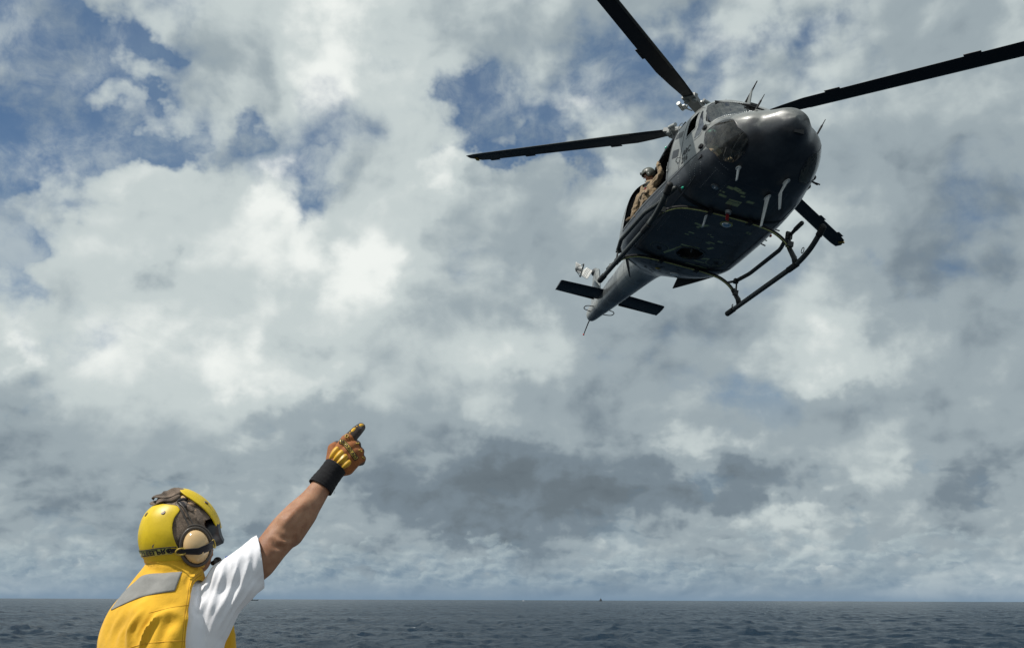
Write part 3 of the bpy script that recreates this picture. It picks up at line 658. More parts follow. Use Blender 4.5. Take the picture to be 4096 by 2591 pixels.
# ---- engine cowling and mast fairing on the roof (seen only at the edges)
def loft(name, st, mat, parent, n=28, auto=None):
    V = []; F = []
    for x, zb, zt, w, e in st:
        for k in range(n):
            a = 2 * math.pi * k / n; c, s_ = math.cos(a), math.sin(a)
            V.append((x, w * math.copysign(abs(c) ** (2 / e), c), (zb + zt) / 2 + (zt - zb) / 2 * math.copysign(abs(s_) ** (2 / e), s_)))
    for i in range(len(st) - 1):
        for k in range(n): F.append((i * n + k, i * n + (k + 1) % n, (i + 1) * n + (k + 1) % n, (i + 1) * n + k))
    F.append(tuple(range(n))); F.append(tuple((len(st) - 1) * n + k for k in range(n)))
    o = mesh_obj(name, V, F, mat, parent)
    bm = bmesh.new(); bm.from_mesh(o.data); bmesh.ops.recalc_face_normals(bm, faces=bm.faces); bm.to_mesh(o.data); bm.free(); sharp_by_angle(o.data, 50); return o
loft('engine_cowling', [(1.0, 2.5, 2.66, .25, 2.5), (.8, 2.4, 2.85, .5, 2.8), (.3, 2.3, 3.0, .58, 3), (-1.2, 2.2, 3.02, .60, 3), (-2.4, 2.0, 2.95, .55, 2.8), (-3.2, 1.95, 2.8, .42, 2.6), (-3.7, 1.95, 2.6, .3, 2.4)], HM['paint'], heli)
for s in (-1, 1):
    m = MB(); m.tube([(-2.9, s * .25, 2.72), (-3.5, s * .3, 2.86), (-3.75, s * .36, 2.95)], .14, 14); m.build('exhaust', HM['black'], heli)
m = MB(); m.tube([(0, 0, 2.6), (0, 0, 3.36)], .065, 16); m.build('rotor_mast', HM['steelgrey'], heli)
m = MB(); m.disc((0, 0, 3.02), .24, h=.07, n=24)
for k in range(4):
    a = R(131 + 90 * k + 22); m.tube([(.22 * math.cos(a), .22 * math.sin(a), 3.0), (.40 * math.cos(a), .40 * math.sin(a), 3.38)], .018, 8)
m.build('swashplate', HM['steelgrey'], heli)

# ---- main rotor: four blades
HUBZ = 3.395; CONE = R(3.68); AZ0 = R(130.95)
hub = empty('main_rotor_hub'); hub.parent = heli
m = MB(); m.disc((0, 0, HUBZ), .26, h=.16, n=24, r2=.22); m.disc((0, 0, HUBZ + .14), .12, h=.14, n=20); hub_o = m.build('hub_cap', HM['steelgrey'], hub, auto=40)
def blade_mesh():
    # x along the span, +y leading edge
    st = [(.92, .11, .11, .055), (1.25, .125, .13, .050), (1.6, .14, .19, .046), (2.05, .145, .25, .042), (3.2, .145, .25, .040), (5.0, .145, .25, .036), (6.45, .145, .25, .030), (6.76, .14, .225, .022), (7.02, .11, .05, .012)]
    prof = [(1, 0), (.9, .55), (.6, .95), (.2, 1.0), (-.3, .72), (-.75, .32), (-1, .06), (-1, -.06), (-.75, -.22), (-.3, -.5), (.2, -.72), (.6, -.75), (.9, -.42)]
    V = []; F = []; n = len(prof)
    for r, le, te, th in st:
        tw = R(6 - 1.6 * r)
        for u, v in prof:
            y = u * (le if u > 0 else te); z = v * th / 2
            V.append((r, y * math.cos(tw) - z * math.sin(tw), y * math.sin(tw) + z * math.cos(tw)))
    for i in range(len(st) - 1):
        for k in range(n): F.append((i * n + k, i * n + (k + 1) % n, (i + 1) * n + (k + 1) % n, (i + 1) * n + k))
    F.append(tuple(range(n))); F.append(tuple((len(st) - 1) * n + k for k in range(n)))
    return V, F, st
BV, BF, BST = blade_mesh()
def rot_blade(k):
    root = empty('rotor_blade'); root.parent = heli; root.location = (0, 0, HUBZ)
    root.rotation_euler = (0, -CONE, AZ0 + k * math.pi / 2)
    o = mesh_obj('blade', BV, BF, HM['blade'], root); 
    bm = bmesh.new(); bm.from_mesh(o.data); bmesh.ops.recalc_face_normals(bm, faces=bm.faces); bm.to_mesh(o.data); bm.free(); sharp_by_angle(o.data, 40)
    # abrasion strip over the leading edge, 2 mm proud
    V = []; F = []; prof = [(.50, .90), (.78, .72), (.95, .42), (1.0, 0), (.95, -.36), (.80, -.56), (.62, -.66)]
    st = [s_ for s_ in BST if s_[0] > 2.0]
    for r, le, te, th in st:
        tw = R(6 - 1.6 * r)
        for u, v in prof:
            y = u * le + .003; z = v * th / 2 * 1.06 + math.copysign(.0022, v if v else 1); V.append((r, y * math.cos(tw) - z * math.sin(tw), y * math.sin(tw) + z * math.cos(tw)))
    n = len(prof)
    for i in range(len(st) - 1):
        for q in range(n - 1): F.append((i * n + q, i * n + q + 1, (i + 1) * n + q + 1, (i + 1) * n + q))
    mesh_obj('abrasion_strip', V, F, HM['abrasion'], root)
    for r in (2.65, 5.2, 6.35):
        tw = R(6 - 1.6 * r); m = MB(); m.box((r, -.270 * math.cos(tw), -.270 * math.sin(tw)), (.30, .065, .006), Matrix.Rotation(tw, 3, 'X')); m.build('trim_tab', HM['blade'], root)
    m = MB(); m.box((6.84, -.12, -.006), (.08, .15, .020), Matrix.Rotation(R(-5) , 3, 'X') @ Matrix.Rotation(.35, 3, 'Z')); m.build('tip_marking', HM['yellow'], root)
    # yoke arm, bolts, grip plates, dampers
    m = MB(); V = [(.15, .14), (.45, .105), (.95, .13), (1.16, .15), (1.16, -.15), (.95, -.13), (.45, -.105), (.15, -.14)]
    k0 = [(x, y, -.045) for x, y in V] + [(x, y, .045) for x, y in V]; n = len(V)
    m.add(k0, [tuple(range(n - 1, -1, -1)), tuple(range(n, 2 * n))] + [(i, (i + 1) % n, n + (i + 1) % n, n + i) for i in range(n)]); m.build('yoke', HM['steelgrey'], root)
    for y in (-.085, .085):
        m = MB(); m.disc((1.04, y, -.0), .055, h=.17, n=16); m.disc((1.04, y, -.0), .032, h=.20, n=16); m.build('blade_bolt', HM['light'], root, auto=40)
    for sgn in (-1, 1):
        m = MB(); m.tube([(.86, sgn * .17, -.02), (.86, sgn * .24, -.02)], .022, 8); m.tube([(.95, sgn * .24, -.03), (.74, sgn * .33, -.03)] if sgn > 0 else [(1.02, sgn * .30, -.03), (.80, sgn * .30, -.03)], .043, 14)
        m.box((.9, sgn * .2, -.06), (.14, .05, .03)); m.tube([(.72, sgn * .13, -.05), (.9, sgn * .25, -.06)], .014, 6)
        m.build('damper', HM['alu'], root, auto=45)
        m = MB()
        for q in range(3):
            t = .25 + .25 * q; p = Vector((.95, sgn * .24, -.03)).lerp(Vector((.74, sgn * .33, -.03)), t) if sgn > 0 else Vector((1.02, sgn * .30, -.03)).lerp(Vector((.80, sgn * .30, -.03)), t)
            m.disc(p + Vector((0, 0, -.042)), .010, (0, 0, 1), .006, 8)
        m.build('damper_holes', HM['black'], root)
    return root
for k in range(4): rot_blade(k)

# ---- tail: fin, stabiliser, tail rotor, loops, stinger
def plate(name, outline, thick, mat, parent, axis='y', off=0.0, prof=None):
    """airfoil-like slab: outline is a list of (chord start, chord end, span) pairs"""
    V = []; F = []; n = 12
    for (a, b, s_) in outline:
        ax, az = a; bx, bz = b
        for k in range(n):
            t = 2 * math.pi * k / n; u = (1 - math.cos(t)) / 2; w = math.sin(t) * thick / 2 * (1.25 - u)
            px, pz = ax + (bx - ax) * u, az + (bz - az) * u
            V.append((px, off + w, pz) if axis == 'y' else (px, s_, pz + w))
    for i in range(len(outline) - 1):
        for k in range(n): F.append((i * n + k, i * n + (k + 1) % n, (i + 1) * n + (k + 1) % n, (i + 1) * n + k))
    F.append(tuple(range(n))); F.append(tuple((len(outline) - 1) * n + k for k in range(n)))
    o = mesh_obj(name, V, F, mat, parent)
    bm = bmesh.new(); bm.from_mesh(o.data); bmesh.ops.recalc_face_normals(bm, faces=bm.faces); bm.to_mesh(o.data); bm.free(); sharp_by_angle(o.data, 50); return o
plate('tail_fin', [((-7.75, 1.85), (-8.78, 1.70), 0), ((-8.05, 2.25), (-8.95, 2.15), 0), ((-8.50, 2.85), (-9.30, 2.85), 0), ((-8.74, 3.16), (-9.40, 3.22), 0), ((-8.85, 3.25), (-9.36, 3.30), 0)], .16, HM['light'], heli)
m = MB(); m.ell((-9.12, -.02, 3.22), (.20, .11, .11), 16, 10); m.tube([(-9.12, -.05, 3.2), (-9.12, -.34, 3.2)], .05, 12); m.build('tail_gearbox', HM['grey'], heli, smooth=True)
for s in (-1, 1):
    STT = [((-6.40, 1.72), (-7.08, 1.66), s * .18), ((-6.40, 1.70), (-7.08, 1.64), s * .8), ((-6.40, 1.68), (-7.08, 1.62), s * 1.40), ((-6.44, 1.68), (-7.10, 1.62), s * 1.44)]
    plate('stabilizer', STT, .075, HM['dark'], heli, 'x')
    m = MB(); m.box((-7.09, s * .86, 1.652), (.035, 1.02, .05)); m.build('stabilizer_trailing_strip', HM['black'], heli)
tr = empty('tail_rotor'); tr.parent = heli; tr.location = (-9.12, -.36, 3.17)
TR_ANG = R(25)
for s in (-1, 1):
    b_ = empty('tail_rotor_blade'); b_.parent = heli; b_.location = (-9.12, -.40, 3.17); b_.rotation_euler = (0, TR_ANG + (0 if s > 0 else math.pi), 0)
    V = []; F = []
    st = [(.12, .05, .04), (.32, .14, .035), (1.20, .14, .024), (1.29, .13, .012)]
    n = 12
    for r, c_, th in st:
        for k in range(n):
            a = 2 * math.pi * k / n; V.append((r, th / 2 * math.sin(a) + math.cos(a) * c_ * .42, math.cos(a) * c_))
    for i in range(len(st) - 1):
        for k in range(n): F.append((i * n + k, i * n + (k + 1) % n, (i + 1) * n + (k + 1) % n, (i + 1) * n + k))
    F.append(tuple(range(n))); F.append(tuple((len(st) - 1) * n + k for k in range(n)))
    fm = []
    for fc in F:
        fm.append(0)
    # black and white bands: split the middle span into strips
    V = []; F = []; fm = []
    rs = [(.12, 0), (.32, 0), (.52, 0), (.575, 1), (.72, 0), (.775, 1), (.92, 0), (.975, 1), (1.20, 0), (1.29, 0)]
    for r, _ in rs:
        c_ = np.interp(r, [.12, .32, 1.2, 1.29], [.05, .14, .14, .12]); th = np.interp(r, [.12, .32, 1.2, 1.29], [.04, .035, .024, .01])
        for k in range(n):
            a = 2 * math.pi * k / n; V.append((r, th / 2 * math.sin(a) + math.cos(a) * c_ * .30, math.cos(a) * c_))
    for i in range(len(rs) - 1):
        for k in range(n): F.append((i * n + k, i * n + (k + 1) % n, (i + 1) * n + (k + 1) % n, (i + 1) * n + k)); fm.append(rs[i + 1][1])
    F.append(tuple(range(n))); fm.append(0); F.append(tuple((len(rs) - 1) * n + k for k in range(n))); fm.append(0)
    mesh_obj('blade', V, F, None, b_, mats=[HM['tailwhite'], HM['black']], fm=fm)
m = MB()
for a in range(4):
    t = TR_ANG + a * math.pi / 2; c_, s_ = math.cos(t), -math.sin(t)
    m.tube([(-.0, -.05, 0), (.16 * c_, -.05, .16 * s_)], .022, 8); m.ell((.18 * c_, -.06, .18 * s_), (.03, .03, .03), 8, 6); m.tube([(.18 * c_, -.06, .18 * s_), (.06 * c_, -.22, .06 * s_)], .010, 6)
m.tube([(0, .05, 0), (0, -.26, 0)], .035, 10); m.disc((0, -.22, 0), .08, (0, 1, 0), .03, 12); m.build('tail_rotor_hub', HM['steelgrey'], tr)
m = MB(); m.tube([(-8.68, 0, 1.66), (-8.9, 0, 1.54), (-9.20, 0, 1.30)], [.022, .018, .013], 8); m.build('tail_stinger', HM['grey'], heli, smooth=True)
m = MB(); m.ell((-9.21, 0, 1.29), (.026, .026, .026), 8, 6); m.build('stinger_tip', HM['redlamp'], heli, smooth=True)
for s in (-1, 1):
    m = MB(); c0 = catmull([(-7.55, s * .19, 1.60), (-7.60, s * .36, 1.60), (-7.74, s * .42, 1.60), (-7.93, s * .38, 1.60), (-8.02, s * .17, 1.60)], 5); m.tube(c0, .013, 8); m.build('loop_antenna', HM['black'], heli, smooth=True)

# ---- landing gear
def skid_side(s):
    t = empty('skid'); t.parent = heli
    path = catmull([(-1.66, 1.46, .05), (-1.2, 1.46, .05), (0, 1.46, .05), (1.3, 1.46, .05), (1.75, 1.46, .07), (2.15, 1.46, .17), (2.45, 1.46, .33), (2.58, 1.46, .44)], 5)
    path = [(p[0], p[1] * s, p[2]) for p in path]
    m = MB(); m.tube(path, .050, 14); m.ell(path[0], (.055, .05, .05), 12, 8); m.ell(path[-1], (.055, .055, .055), 12, 8)
    m.build('skid_tube', HM['skid'], t, smooth=True)
    m = MB(); m.tube(path[-6:], .062, 14); m.ell(path[-1], (.066, .064, .064), 12, 8); m.build('toe_cap', HM['rubber'], t, smooth=True)
    m = MB()
    for x in np.arange(-1.55, 1.5, .11): m.box((x, s * 1.46 + s * .0, .002), (.035, .028, .018))
    for x in (-1.62, 1.35): m.tube([(x - .05, s * 1.46, .05), (x + .30, s * 1.46, .05)], .060, 12)
    m.build('wear_shoe', HM['rubber'], t)
    for x in (1.95, -.95, -1.35):
        rr = .055 if x > 1 else .032; m = MB(); c_ = (x, s * 1.46 - s * .0, .10 + rr + (.08 if x > 1 else 0)); 
        m.tube([(c_[0] + rr * math.cos(a), c_[1] - s * (.05 if x > 1 else .03), c_[2] - (0 if x < 1 else .03) + rr * math.sin(a)) for a in np.linspace(0, 2 * math.pi, 17)], .008 if x > 1 else .007, 6, False); m.build('tie_down_ring', HM['skid'], t)
    return t
for s in (-1, 1): skid_side(s)
XT = {'f': 1.74, 'r': -.95}
def cross_tube(x, kx):
    half = [(0, .575), (.40, .575), (.68, .565), (.93, .535), (1.14, .45), (1.30, .32), (1.41, .18), (1.45, .09)]
    pts = [(x - kx * (y / 1.44) ** 2, y, z) for y, z in half]; full = [(a, -b, c) for a, b, c in pts[::-1]] + pts[1:]
    path = catmull(full, 4); m = MB(); m.tube(path, .036, 12); m.build('cross_tube', HM['black'], heli, smooth=True)
    m = MB(); sel = [p for p in path if abs(p[1]) < 1.28]; m.tube([(p[0] + .014, p[1], p[2] - .026) for p in sel], .0145, 8); m.build('cross_tube_primer_strip', HM['olive'], heli, smooth=True)
    for s in (-1, 1):
        m = MB(); m.box((x, s * .39 + (.0), .585), (.11, .075, .12)); m.tube([(x + .07, s * .36, .53), (x - .07, s * .36, .53)], .014, 6); m.tube([(x + .07, s * .43, .53), (x - .07, s * .43, .53)], .014, 6); m.build('saddle_clamp', HM['black'], heli)
        sd_ = [p for p in path if p[1] * s > 1.24]; sd_ = sd_ if s > 0 else sd_[::-1]
        m = MB(); m.tube([sd_[0], sd_[len(sd_) // 2], (sd_[-1][0], s * 1.46, .07)], [.045, .052, .062], 12)
        for q in (sd_[0], sd_[len(sd_) // 2]): m.ell((q[0], q[1] + s * .04, q[2] + .03), (.015, .015, .015), 6, 4)
        m.build('skid_socket', HM['skid'], heli, smooth=True)
cross_tube(1.76, .16); cross_tube(-.98, .05)
# black sheets on the skin, painting in the shaded gap above each cross tube
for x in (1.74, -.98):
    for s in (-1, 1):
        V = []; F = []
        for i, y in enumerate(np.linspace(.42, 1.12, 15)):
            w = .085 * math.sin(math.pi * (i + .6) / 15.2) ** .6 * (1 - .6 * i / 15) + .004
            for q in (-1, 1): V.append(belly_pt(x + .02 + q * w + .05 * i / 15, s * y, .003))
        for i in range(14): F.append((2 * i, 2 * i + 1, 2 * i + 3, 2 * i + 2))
        mesh_obj('cross_tube_gap_shade', V, F, HM['black'], heli)
def boarding_step(s):
    t = empty('boarding_step'); t.parent = heli
    L = [(2.16, 1.24, .63), (2.00, 1.25, .63), (1.60, 1.28, .62), (1.24, 1.33, .615), (1.02, 1.38, .605), (.88, 1.40, .60), (-.48, 1.415, .605), (-.60, 1.41, .605), (-1.10, 1.32, .58)]
    # front grip end, then the long foot rail
    m = MB(); m.tube([(x, s * y, z) for x, y, z in (L[0], L[1], (1.86, 1.26, .627))], .043, 12); m.ell((2.16, s * 1.24, .63), (.045, .043, .043), 10, 8); m.tube([(1.87, s * 1.26, .627), (1.66, s * 1.28, .622), (1.5, s * 1.29, .62)], [.036, .032, .032], 12); m.build('step_nose', HM['skid'], t, smooth=True)
    m = MB(); m.tube([(x, s * y, z) for x, y, z in L[3:]], .042, 8); m.build('step_rail', HM['skid'], t, auto=50)
    m = MB(); m.tube([(1.52, s * 1.29, .62), (1.22, s * 1.335, .615)], .034, 8); m.box((1.60, s * 1.26, .60), (.06, .12, .14)); m.tube([(1.62, s * 1.27, .60), (1.66, s * 1.26, .40)], .028, 8); m.box((1.65, s * 1.27, .40), (.10, .12, .10))
    m.tube([(-1.06, s * 1.32, .58), (-1.0, s * 1.12, .47)], .026, 8); m.tube([(-1.02, s * 1.33, .56), (-1.0, s * 1.34, .30)], .020, 8); m.box((-1.04, s * 1.32, .57), (.09, .09, .10)); m.box((-1.0, s * 1.33, .29), (.10, .09, .10)); m.build('step_bracket', HM['skid'], t)
for s in (-1, 1): boarding_step(s)

# ---- belly fittings
V = []; F = []; n = 32; dz = .32
for j, (k, z) in enumerate(((1.13, -.002), (1.10, -.010), (1.02, -.010), (.985, .04), (.95, dz))):
    for i in range(n):
        a = 2 * math.pi * i / n; p = belly_pt(HOOK[0] + HOOK[2] * k * math.cos(a), HOOK[1] + HOOK[3] * k * math.sin(a), 0); V.append((p.x, p.y, p.z + z))
for j in range(4):
    for i in range(n): F.append((j * n + i, j * n + (i + 1) % n, (j + 1) * n + (i + 1) % n, (j + 1) * n + i))
F.append(tuple(4 * n + i for i in range(n))); mesh_obj('cargo_hook_well', V, F, HM['black'], heli)
strip('hook_well_rim', [belly_pt(HOOK[0] + HOOK[2] * 1.11 * math.cos(a), HOOK[1] + HOOK[3] * 1.11 * math.sin(a), .006) for a in np.linspace(0, 2 * math.pi, 33)[:-1]], .035, .005, HM['grey'], heli)
m = MB(); m.tube([(-.33, 0, .9), (-.33, 0, .66), (-.28, 0, .62), (-.24, 0, .67)], .02, 8); m.build('cargo_hook', HM['steelgrey'], heli)
q = belly_pt(1.38, .09)
lamp = empty('landing_light'); lamp.parent = heli
m = MB(); m.disc(q + Vector((0, 0, -.006)), .125, (0, 0, -1), .012, 28, .12); m.build('lamp_ring', HM['olive'], lamp)
m = MB(); m.ell(q + Vector((0, 0, -.005)), (.092, .092, .055), 24, 12); m.build('lamp_dome', HM['dish'], lamp, smooth=True)
q = belly_pt(2.56, -.62); m = MB(); m.disc(q + Vector((0, -.003, -.004)), .085, (0, -.25, -1), .012, 24, .075); m.build('round_vent', HM['grey'], heli); m = MB(); m.disc(q + Vector((0, -.006, -.012)), .06, (0, -.25, -1), .01, 20); m.ell(q + Vector((0, -.006, -.02)), (.02, .02, .02), 8, 6); m.build('round_vent_core', HM['metal'], heli)
q = belly_pt(1.93, -.10); m = MB(); m.disc(q + Vector((0, 0, -.035)), .062, (0, 0, -1), .06, 20, .055); m.build('drain_cup', HM['alu'], heli, auto=40)
m = MB(); m.add([(1.91, -.135, .53), (1.91, -.075, .53), (1.90, -.07, .40), (1.91, -.13, .41), (1.93, -.135, .53), (1.93, -.075, .53), (1.92, -.07, .40), (1.93, -.13, .41)], [(0, 1, 2, 3), (7, 6, 5, 4), (0, 4, 5, 1), (3, 2, 6, 7), (1, 5, 6, 2), (0, 3, 7, 4)]); m.build('red_streamer', HM['red'], heli)
def blade_antenna(root, tip, wr, wt, mat=None, kink=None, pad=True):
    root = Vector(root); tip = Vector(tip); mm = MB(); n = 12; pts = [root, tip] if kink is None else [root, Vector(kink), tip]; V = []; F = []
    ws = [wr, wt] if kink is None else [wr, (wr + wt) / 2, wt]
    ax = Vector((1, 0, 0))
    for p, w in zip(pts, ws):
        for k in range(n):
            a = 2 * math.pi * k / n; V.append(p + ax * w / 2 * math.cos(a) + Vector((0, 1, 0)) * (.004 + w * .07) * math.sin(a))
    for i in range(len(pts) - 1):
        for k in range(n): F.append((i * n + k, i * n + (k + 1) % n, (i + 1) * n + (k + 1) % n, (i + 1) * n + k))
    F.append(tuple(range(n))); F.append(tuple((len(pts) - 1) * n + k for k in range(n))); mm.add(V, F)
    if pad:
        k0 = len(mm.V); mm.disc(root + Vector((0, 0, -.002)), 1.0, (0, 0, -1), .008, 20)
        for i in range(k0, len(mm.V)): v = mm.V[i]; mm.V[i] = (root.x + (v[0] - root.x) * wr * .62, root.y + (v[1] - root.y) * .042, v[2])
    return mm.build('blade_antenna', mat or HM['white'], heli, auto=45)
blade_antenna((2.80, .27, .60), (2.44, .36, .20), .20, .10); blade_antenna((3.29, .38, .72), (2.95, .46, .36), .20, .09, kink=(3.13, .36, .56))
blade_antenna((3.27, -.50, .74), (3.10, -.44, .60), .13, .09); blade_antenna((1.50, -.37, .60), (1.28, -.33, .47), .17, .12, pad=False)
for x, y, r_ in ((-1.70, .16, .105), (-1.62, -.25, .065)):
    q = belly_pt(x, y); nn = HBVH.find_nearest(q)[1]; nn = nn if nn.z < 0 else -nn
    m = MB(); m.disc(q + nn * .008, r_, nn, .03 if r_ > .1 else .008, 24, r_ * .85); m.build('disc_antenna', HM['white'] if r_ > .1 else HM['yellow'], heli, auto=40)
for s in (-1, 1):     # oval access covers beside the hook well
    pts = [belly_pt(-.47 + .19 * math.cos(a), s * .62 + .17 * math.sin(a)) for a in np.linspace(0, 2 * math.pi, 25)[:-1]]
    strip('access_cover_rim', pts, .012, .003, HM['dark'], heli)
    m = MB(); 
    for dx, dy in ((0, 0), (-.07, .03)): q = belly_pt(-.47 + dx, s * .62 + dy); m.box(q + Vector((0, 0, -.002)), (.045, .10, .006))
    m.build('access_slot', HM['black'], heli)
# keel ledge panels and stencilled jack marks aft
for y in (-.98, .98):
    pts = [belly_pt(x, y) for x in np.arange(2.4, -1.2, -.1)]; strip('keel_strip', pts, .02, .006, HM['dark'], heli, False)
m = MB(); rr = random.Random(5)
for _ in range(26):
    x = rr.uniform(-2.2, -1.15); y = rr.uniform(-.72, .68)
    q = belly_pt(x, y, .002); q2 = belly_pt(x - .045, y + rr.uniform(-.008, .008), .002)
    for d in (0, .018, .034)[:rr.choice((2, 3))]: m.tube([q + Vector((0, d, 0)), q2 + Vector((0, d, 0))], .0035, 4)
    if rr.random() < .5: m.tube([q + Vector((-.022, -.02, 0)), q + Vector((-.022, .055, 0))], .003, 4)
m.build('stencil_marks', HM['black'], heli)
# skin seams across and along the belly
for a, b in (((2.95, -.80), (2.95, .80)), ((2.30, -.95), (2.30, .95)), ((1.20, -1.0), (1.20, 1.0)), ((.45, -1.0), (.45, 1.0)), ((-.82, -.95), (-.82, .95)), ((2.95, -.48), (1.9, -.50)), ((2.95, .48), (1.9, .50)), ((1.5, -.62), (-.8, -.62)), ((1.5, .62), (-.8, .62)), ((1.5, .0), (.1, .0)), ((-1.5, -.7), (-1.5, .7)), ((-1.95, -.55), (-1.95, .55))):
    pts = [belly_pt(lerp(a[0], b[0], t), lerp(a[1], b[1], t)) for t in np.linspace(0, 1, 18)]; strip('skin_seam', pts, .016, .0022, HM['seam'], heli, False)
for x in (2.4, .4, -.6, -1.35):
    for sg in (-1, 1): strip('skin_seam', [side_pt(x, z, sg) for z in np.linspace(.72, 1.02 if sg < 0 or x > 1 else 1.5, 8)], .014, .002, HM['seam'], heli, False)
for x in (-3.3, -4.2, -5.1, -6.0, -7.2):
    h0 = hs(x); pts = [Vector(hsurf(x, t)) for t in np.linspace(-2.4, 2.4, 26)]; strip('tail_boom_seam', pts, .018, .0025, HM['seam'], heli, False)
# lower door-track fairings that stand off the tapering tail of the cabin
for s in (-1, 1):
    V = []; n = 9
    for i in range(n):
        t = i / (n - 1); x = lerp(-1.55, -2.87, t); y = lerp(1.05, .52, t ** 1.1); zb = lerp(.80, .79, t); zt = lerp(.95, 1.16, t) + .10 * math.sin(math.pi * t)
        hx = hs(x)
        for z, yy in ((zb, y), (zt, y + .10)):
            V += [(x, s * (yy + .012), z), (x, s * (yy - .012), z)]
    F = []
    for i in range(n - 1):
        q = 4 * i; r_ = q + 4
        F += [(q, q + 2, r_ + 2, r_), (q + 1, r_ + 1, r_ + 3, q + 3), (q, r_, r_ + 1, q + 1), (q + 2, q + 3, r_ + 3, r_ + 2)]
    F += [(0, 1, 3, 2), (4 * n - 4, 4 * n - 2, 4 * n - 1, 4 * n - 3)]
    mesh_obj('door_track_fairing', V, F, HM['dark'], heli, smooth=False)

# ---- roof and nose fittings
def rod(name, a, b, r0, r1, mat, n=8): mm = MB(); mm.tube([a, b], [r0, r1], n); return mm.build(name, mat, heli, smooth=False)
def fm_ant(y):
    q = front_pt(y, 1.72); base = on_hull((3.45, y, 3), (0, 0, -1)); tip = base + Vector((.42, 0, .04)) * 1.0 + Vector((0, 0, .0))
    mm = MB(); d = (Vector((.12, .10, .34))).normalized()
    mm.tube([base, base + d * .24], .017, 8); mm.tube([base + d * .24, base + d * .36], [.010, .006], 8); mm.disc(base, .04, (0, 0, 1), .02, 10)
    return mm.build('nose_rod_antenna', HM['black'], heli)
fm_ant(-.42); fm_ant(.74)
# wire cutter on the roof
rq = roof_pt(2.1, -.08)
m = MB(); m.add([(2.22, -.09, rq.z - .04), (1.95, -.09, rq.z), (2.18, -.09, rq.z + .26), (2.24, -.09, rq.z + .28), (2.22, -.07, rq.z - .04), (1.95, -.07, rq.z), (2.18, -.07, rq.z + .26), (2.24, -.07, rq.z + .28)], [(0, 1, 2, 3), (7, 6, 5, 4), (0, 4, 5, 1), (1, 5, 6, 2), (2, 6, 7, 3), (3, 7, 4, 0)]); m.build('wire_cutter', HM['light'], heli)
m = MB(); m.tube([(1.98, -.12, rq.z + .02), (2.20, -.06, rq.z + .29), (2.30, -.03, rq.z + .43)], [.02, .016, .010], 8); m.build('wire_cutter_blade', HM['black'], heli)
# windshield wipers
m = MB(); a = front_pt(-.80, 2.44, .03); b = front_pt(-.12, 2.47, .035); m.tube([a, b], .016, 6); m.box(b, (.06, .14, .05)); m.build('wiper', HM['black'], heli)
m = MB(); a = front_pt(-.30, 2.42, .03); b = front_pt(.05, 2.38, .03); m.tube([a, b], .018, 6); m.build('wiper', HM['black'], heli)
m = MB(); q = roof_pt(1.9, -.45); m.tube([q, q + Vector((0, 0, .12))], .005, 6); m.build('air_temperature_probe', HM['metal'], heli)
# door hinges, handles, latches, grab rail
for s in (-1, 1):
    for x, z in ((2.80, 1.60), (2.80, 1.22)):
        q = side_pt(x, z, s, .02); m = MB(); m.box(q, (.09, .05, .055)); m.tube([q + Vector((.05, 0, -.03)), q + Vector((.05, 0, .03))], .016, 8); m.tube([q + Vector((-.05, s * .02, 0)), q + Vector((.06, s * .02, .0))], .010, 6); m.build('door_hinge', HM['black'], heli)
    q = side_pt(1.97, 1.30, s, .03); m = MB(); m.tube(catmull([q + Vector((-.07, -s * .03, -.02)), q + Vector((-.04, s * .02, 0)), q + Vector((.05, s * .02, .03)), q + Vector((.07, -s * .03, .03))], 3), .010, 6); m.build('door_handle', HM['alu'], heli, smooth=True)
    q = side_pt(1.50, 1.32, s, .02); m = MB(); m.tube([q + Vector((0, 0, -.05)), q, q + Vector((.02, s * .02, .05))], .012, 6); m.build('latch', HM['alu'], heli)
    q = roof_pt(1.25, s * 1.05); m = MB(); m.tube(catmull([q + Vector((.12, 0, 0)), q + Vector((.10, s * .02, .08)), q + Vector((-.08, s * .02, .10)), q + Vector((-.12, 0, 0))], 4), .009, 6); m.build('grab_rail', HM['metal'], heli, smooth=True)
# position lamps and small probes on the flanks
q = roof_pt(.15, -.98); m = MB(); m.ell(q + Vector((0, -.01, .10)), (.030, .026, .035), 10, 8); m.build('position_lamp', HM['green'], heli, smooth=True)
m = MB(); m.box(q + Vector((0, 0, .03)), (.06, .05, .11)); m.build('lamp_bracket', HM['grey'], heli)
m = MB(); q = side_pt(1.95, .80, -1, .01); m.ell(q, (.032, .028, .028), 10, 8); m.build('position_lamp', HM['green'], heli, smooth=True)
m = MB(); q = side_pt(.6, 1.0, 1, .02); m.ell(q + Vector((0, .02, 0)), (.035, .03, .03), 10, 8); m.build('position_lamp', HM['redlamp'], heli, smooth=True)
m = MB(); q = side_pt(1.0, .95, 1, .0); m.tube([q, q + Vector((0, .09, 0))], .016, 6); q = side_pt(.3, .92, 1, .0); m.tube([q, q + Vector((0, .10, -.02))], .016, 6); m.tube([q + Vector((.1, 0, .05)), q + Vector((.1, .08, .05))], .014, 6); m.build('tie_down_fitting', HM['grey'], heli)
m = MB(); q = side_pt(2.8, 1.15, 1, .0); m.tube([q, q + Vector((-.02, .13, -.02))], .020, 6); m.tube([q + Vector((0, .08, -.01)), q + Vector((.05, .14, -.05))], .014, 6); m.build('door_hinge', HM['black'], heli)
m = MB(); q = roof_pt(.75, -1.0); m.tube([q, q + Vector((.08, -.14, .10))], .006, 6); m.build('whip_antenna', HM['alu'], heli)
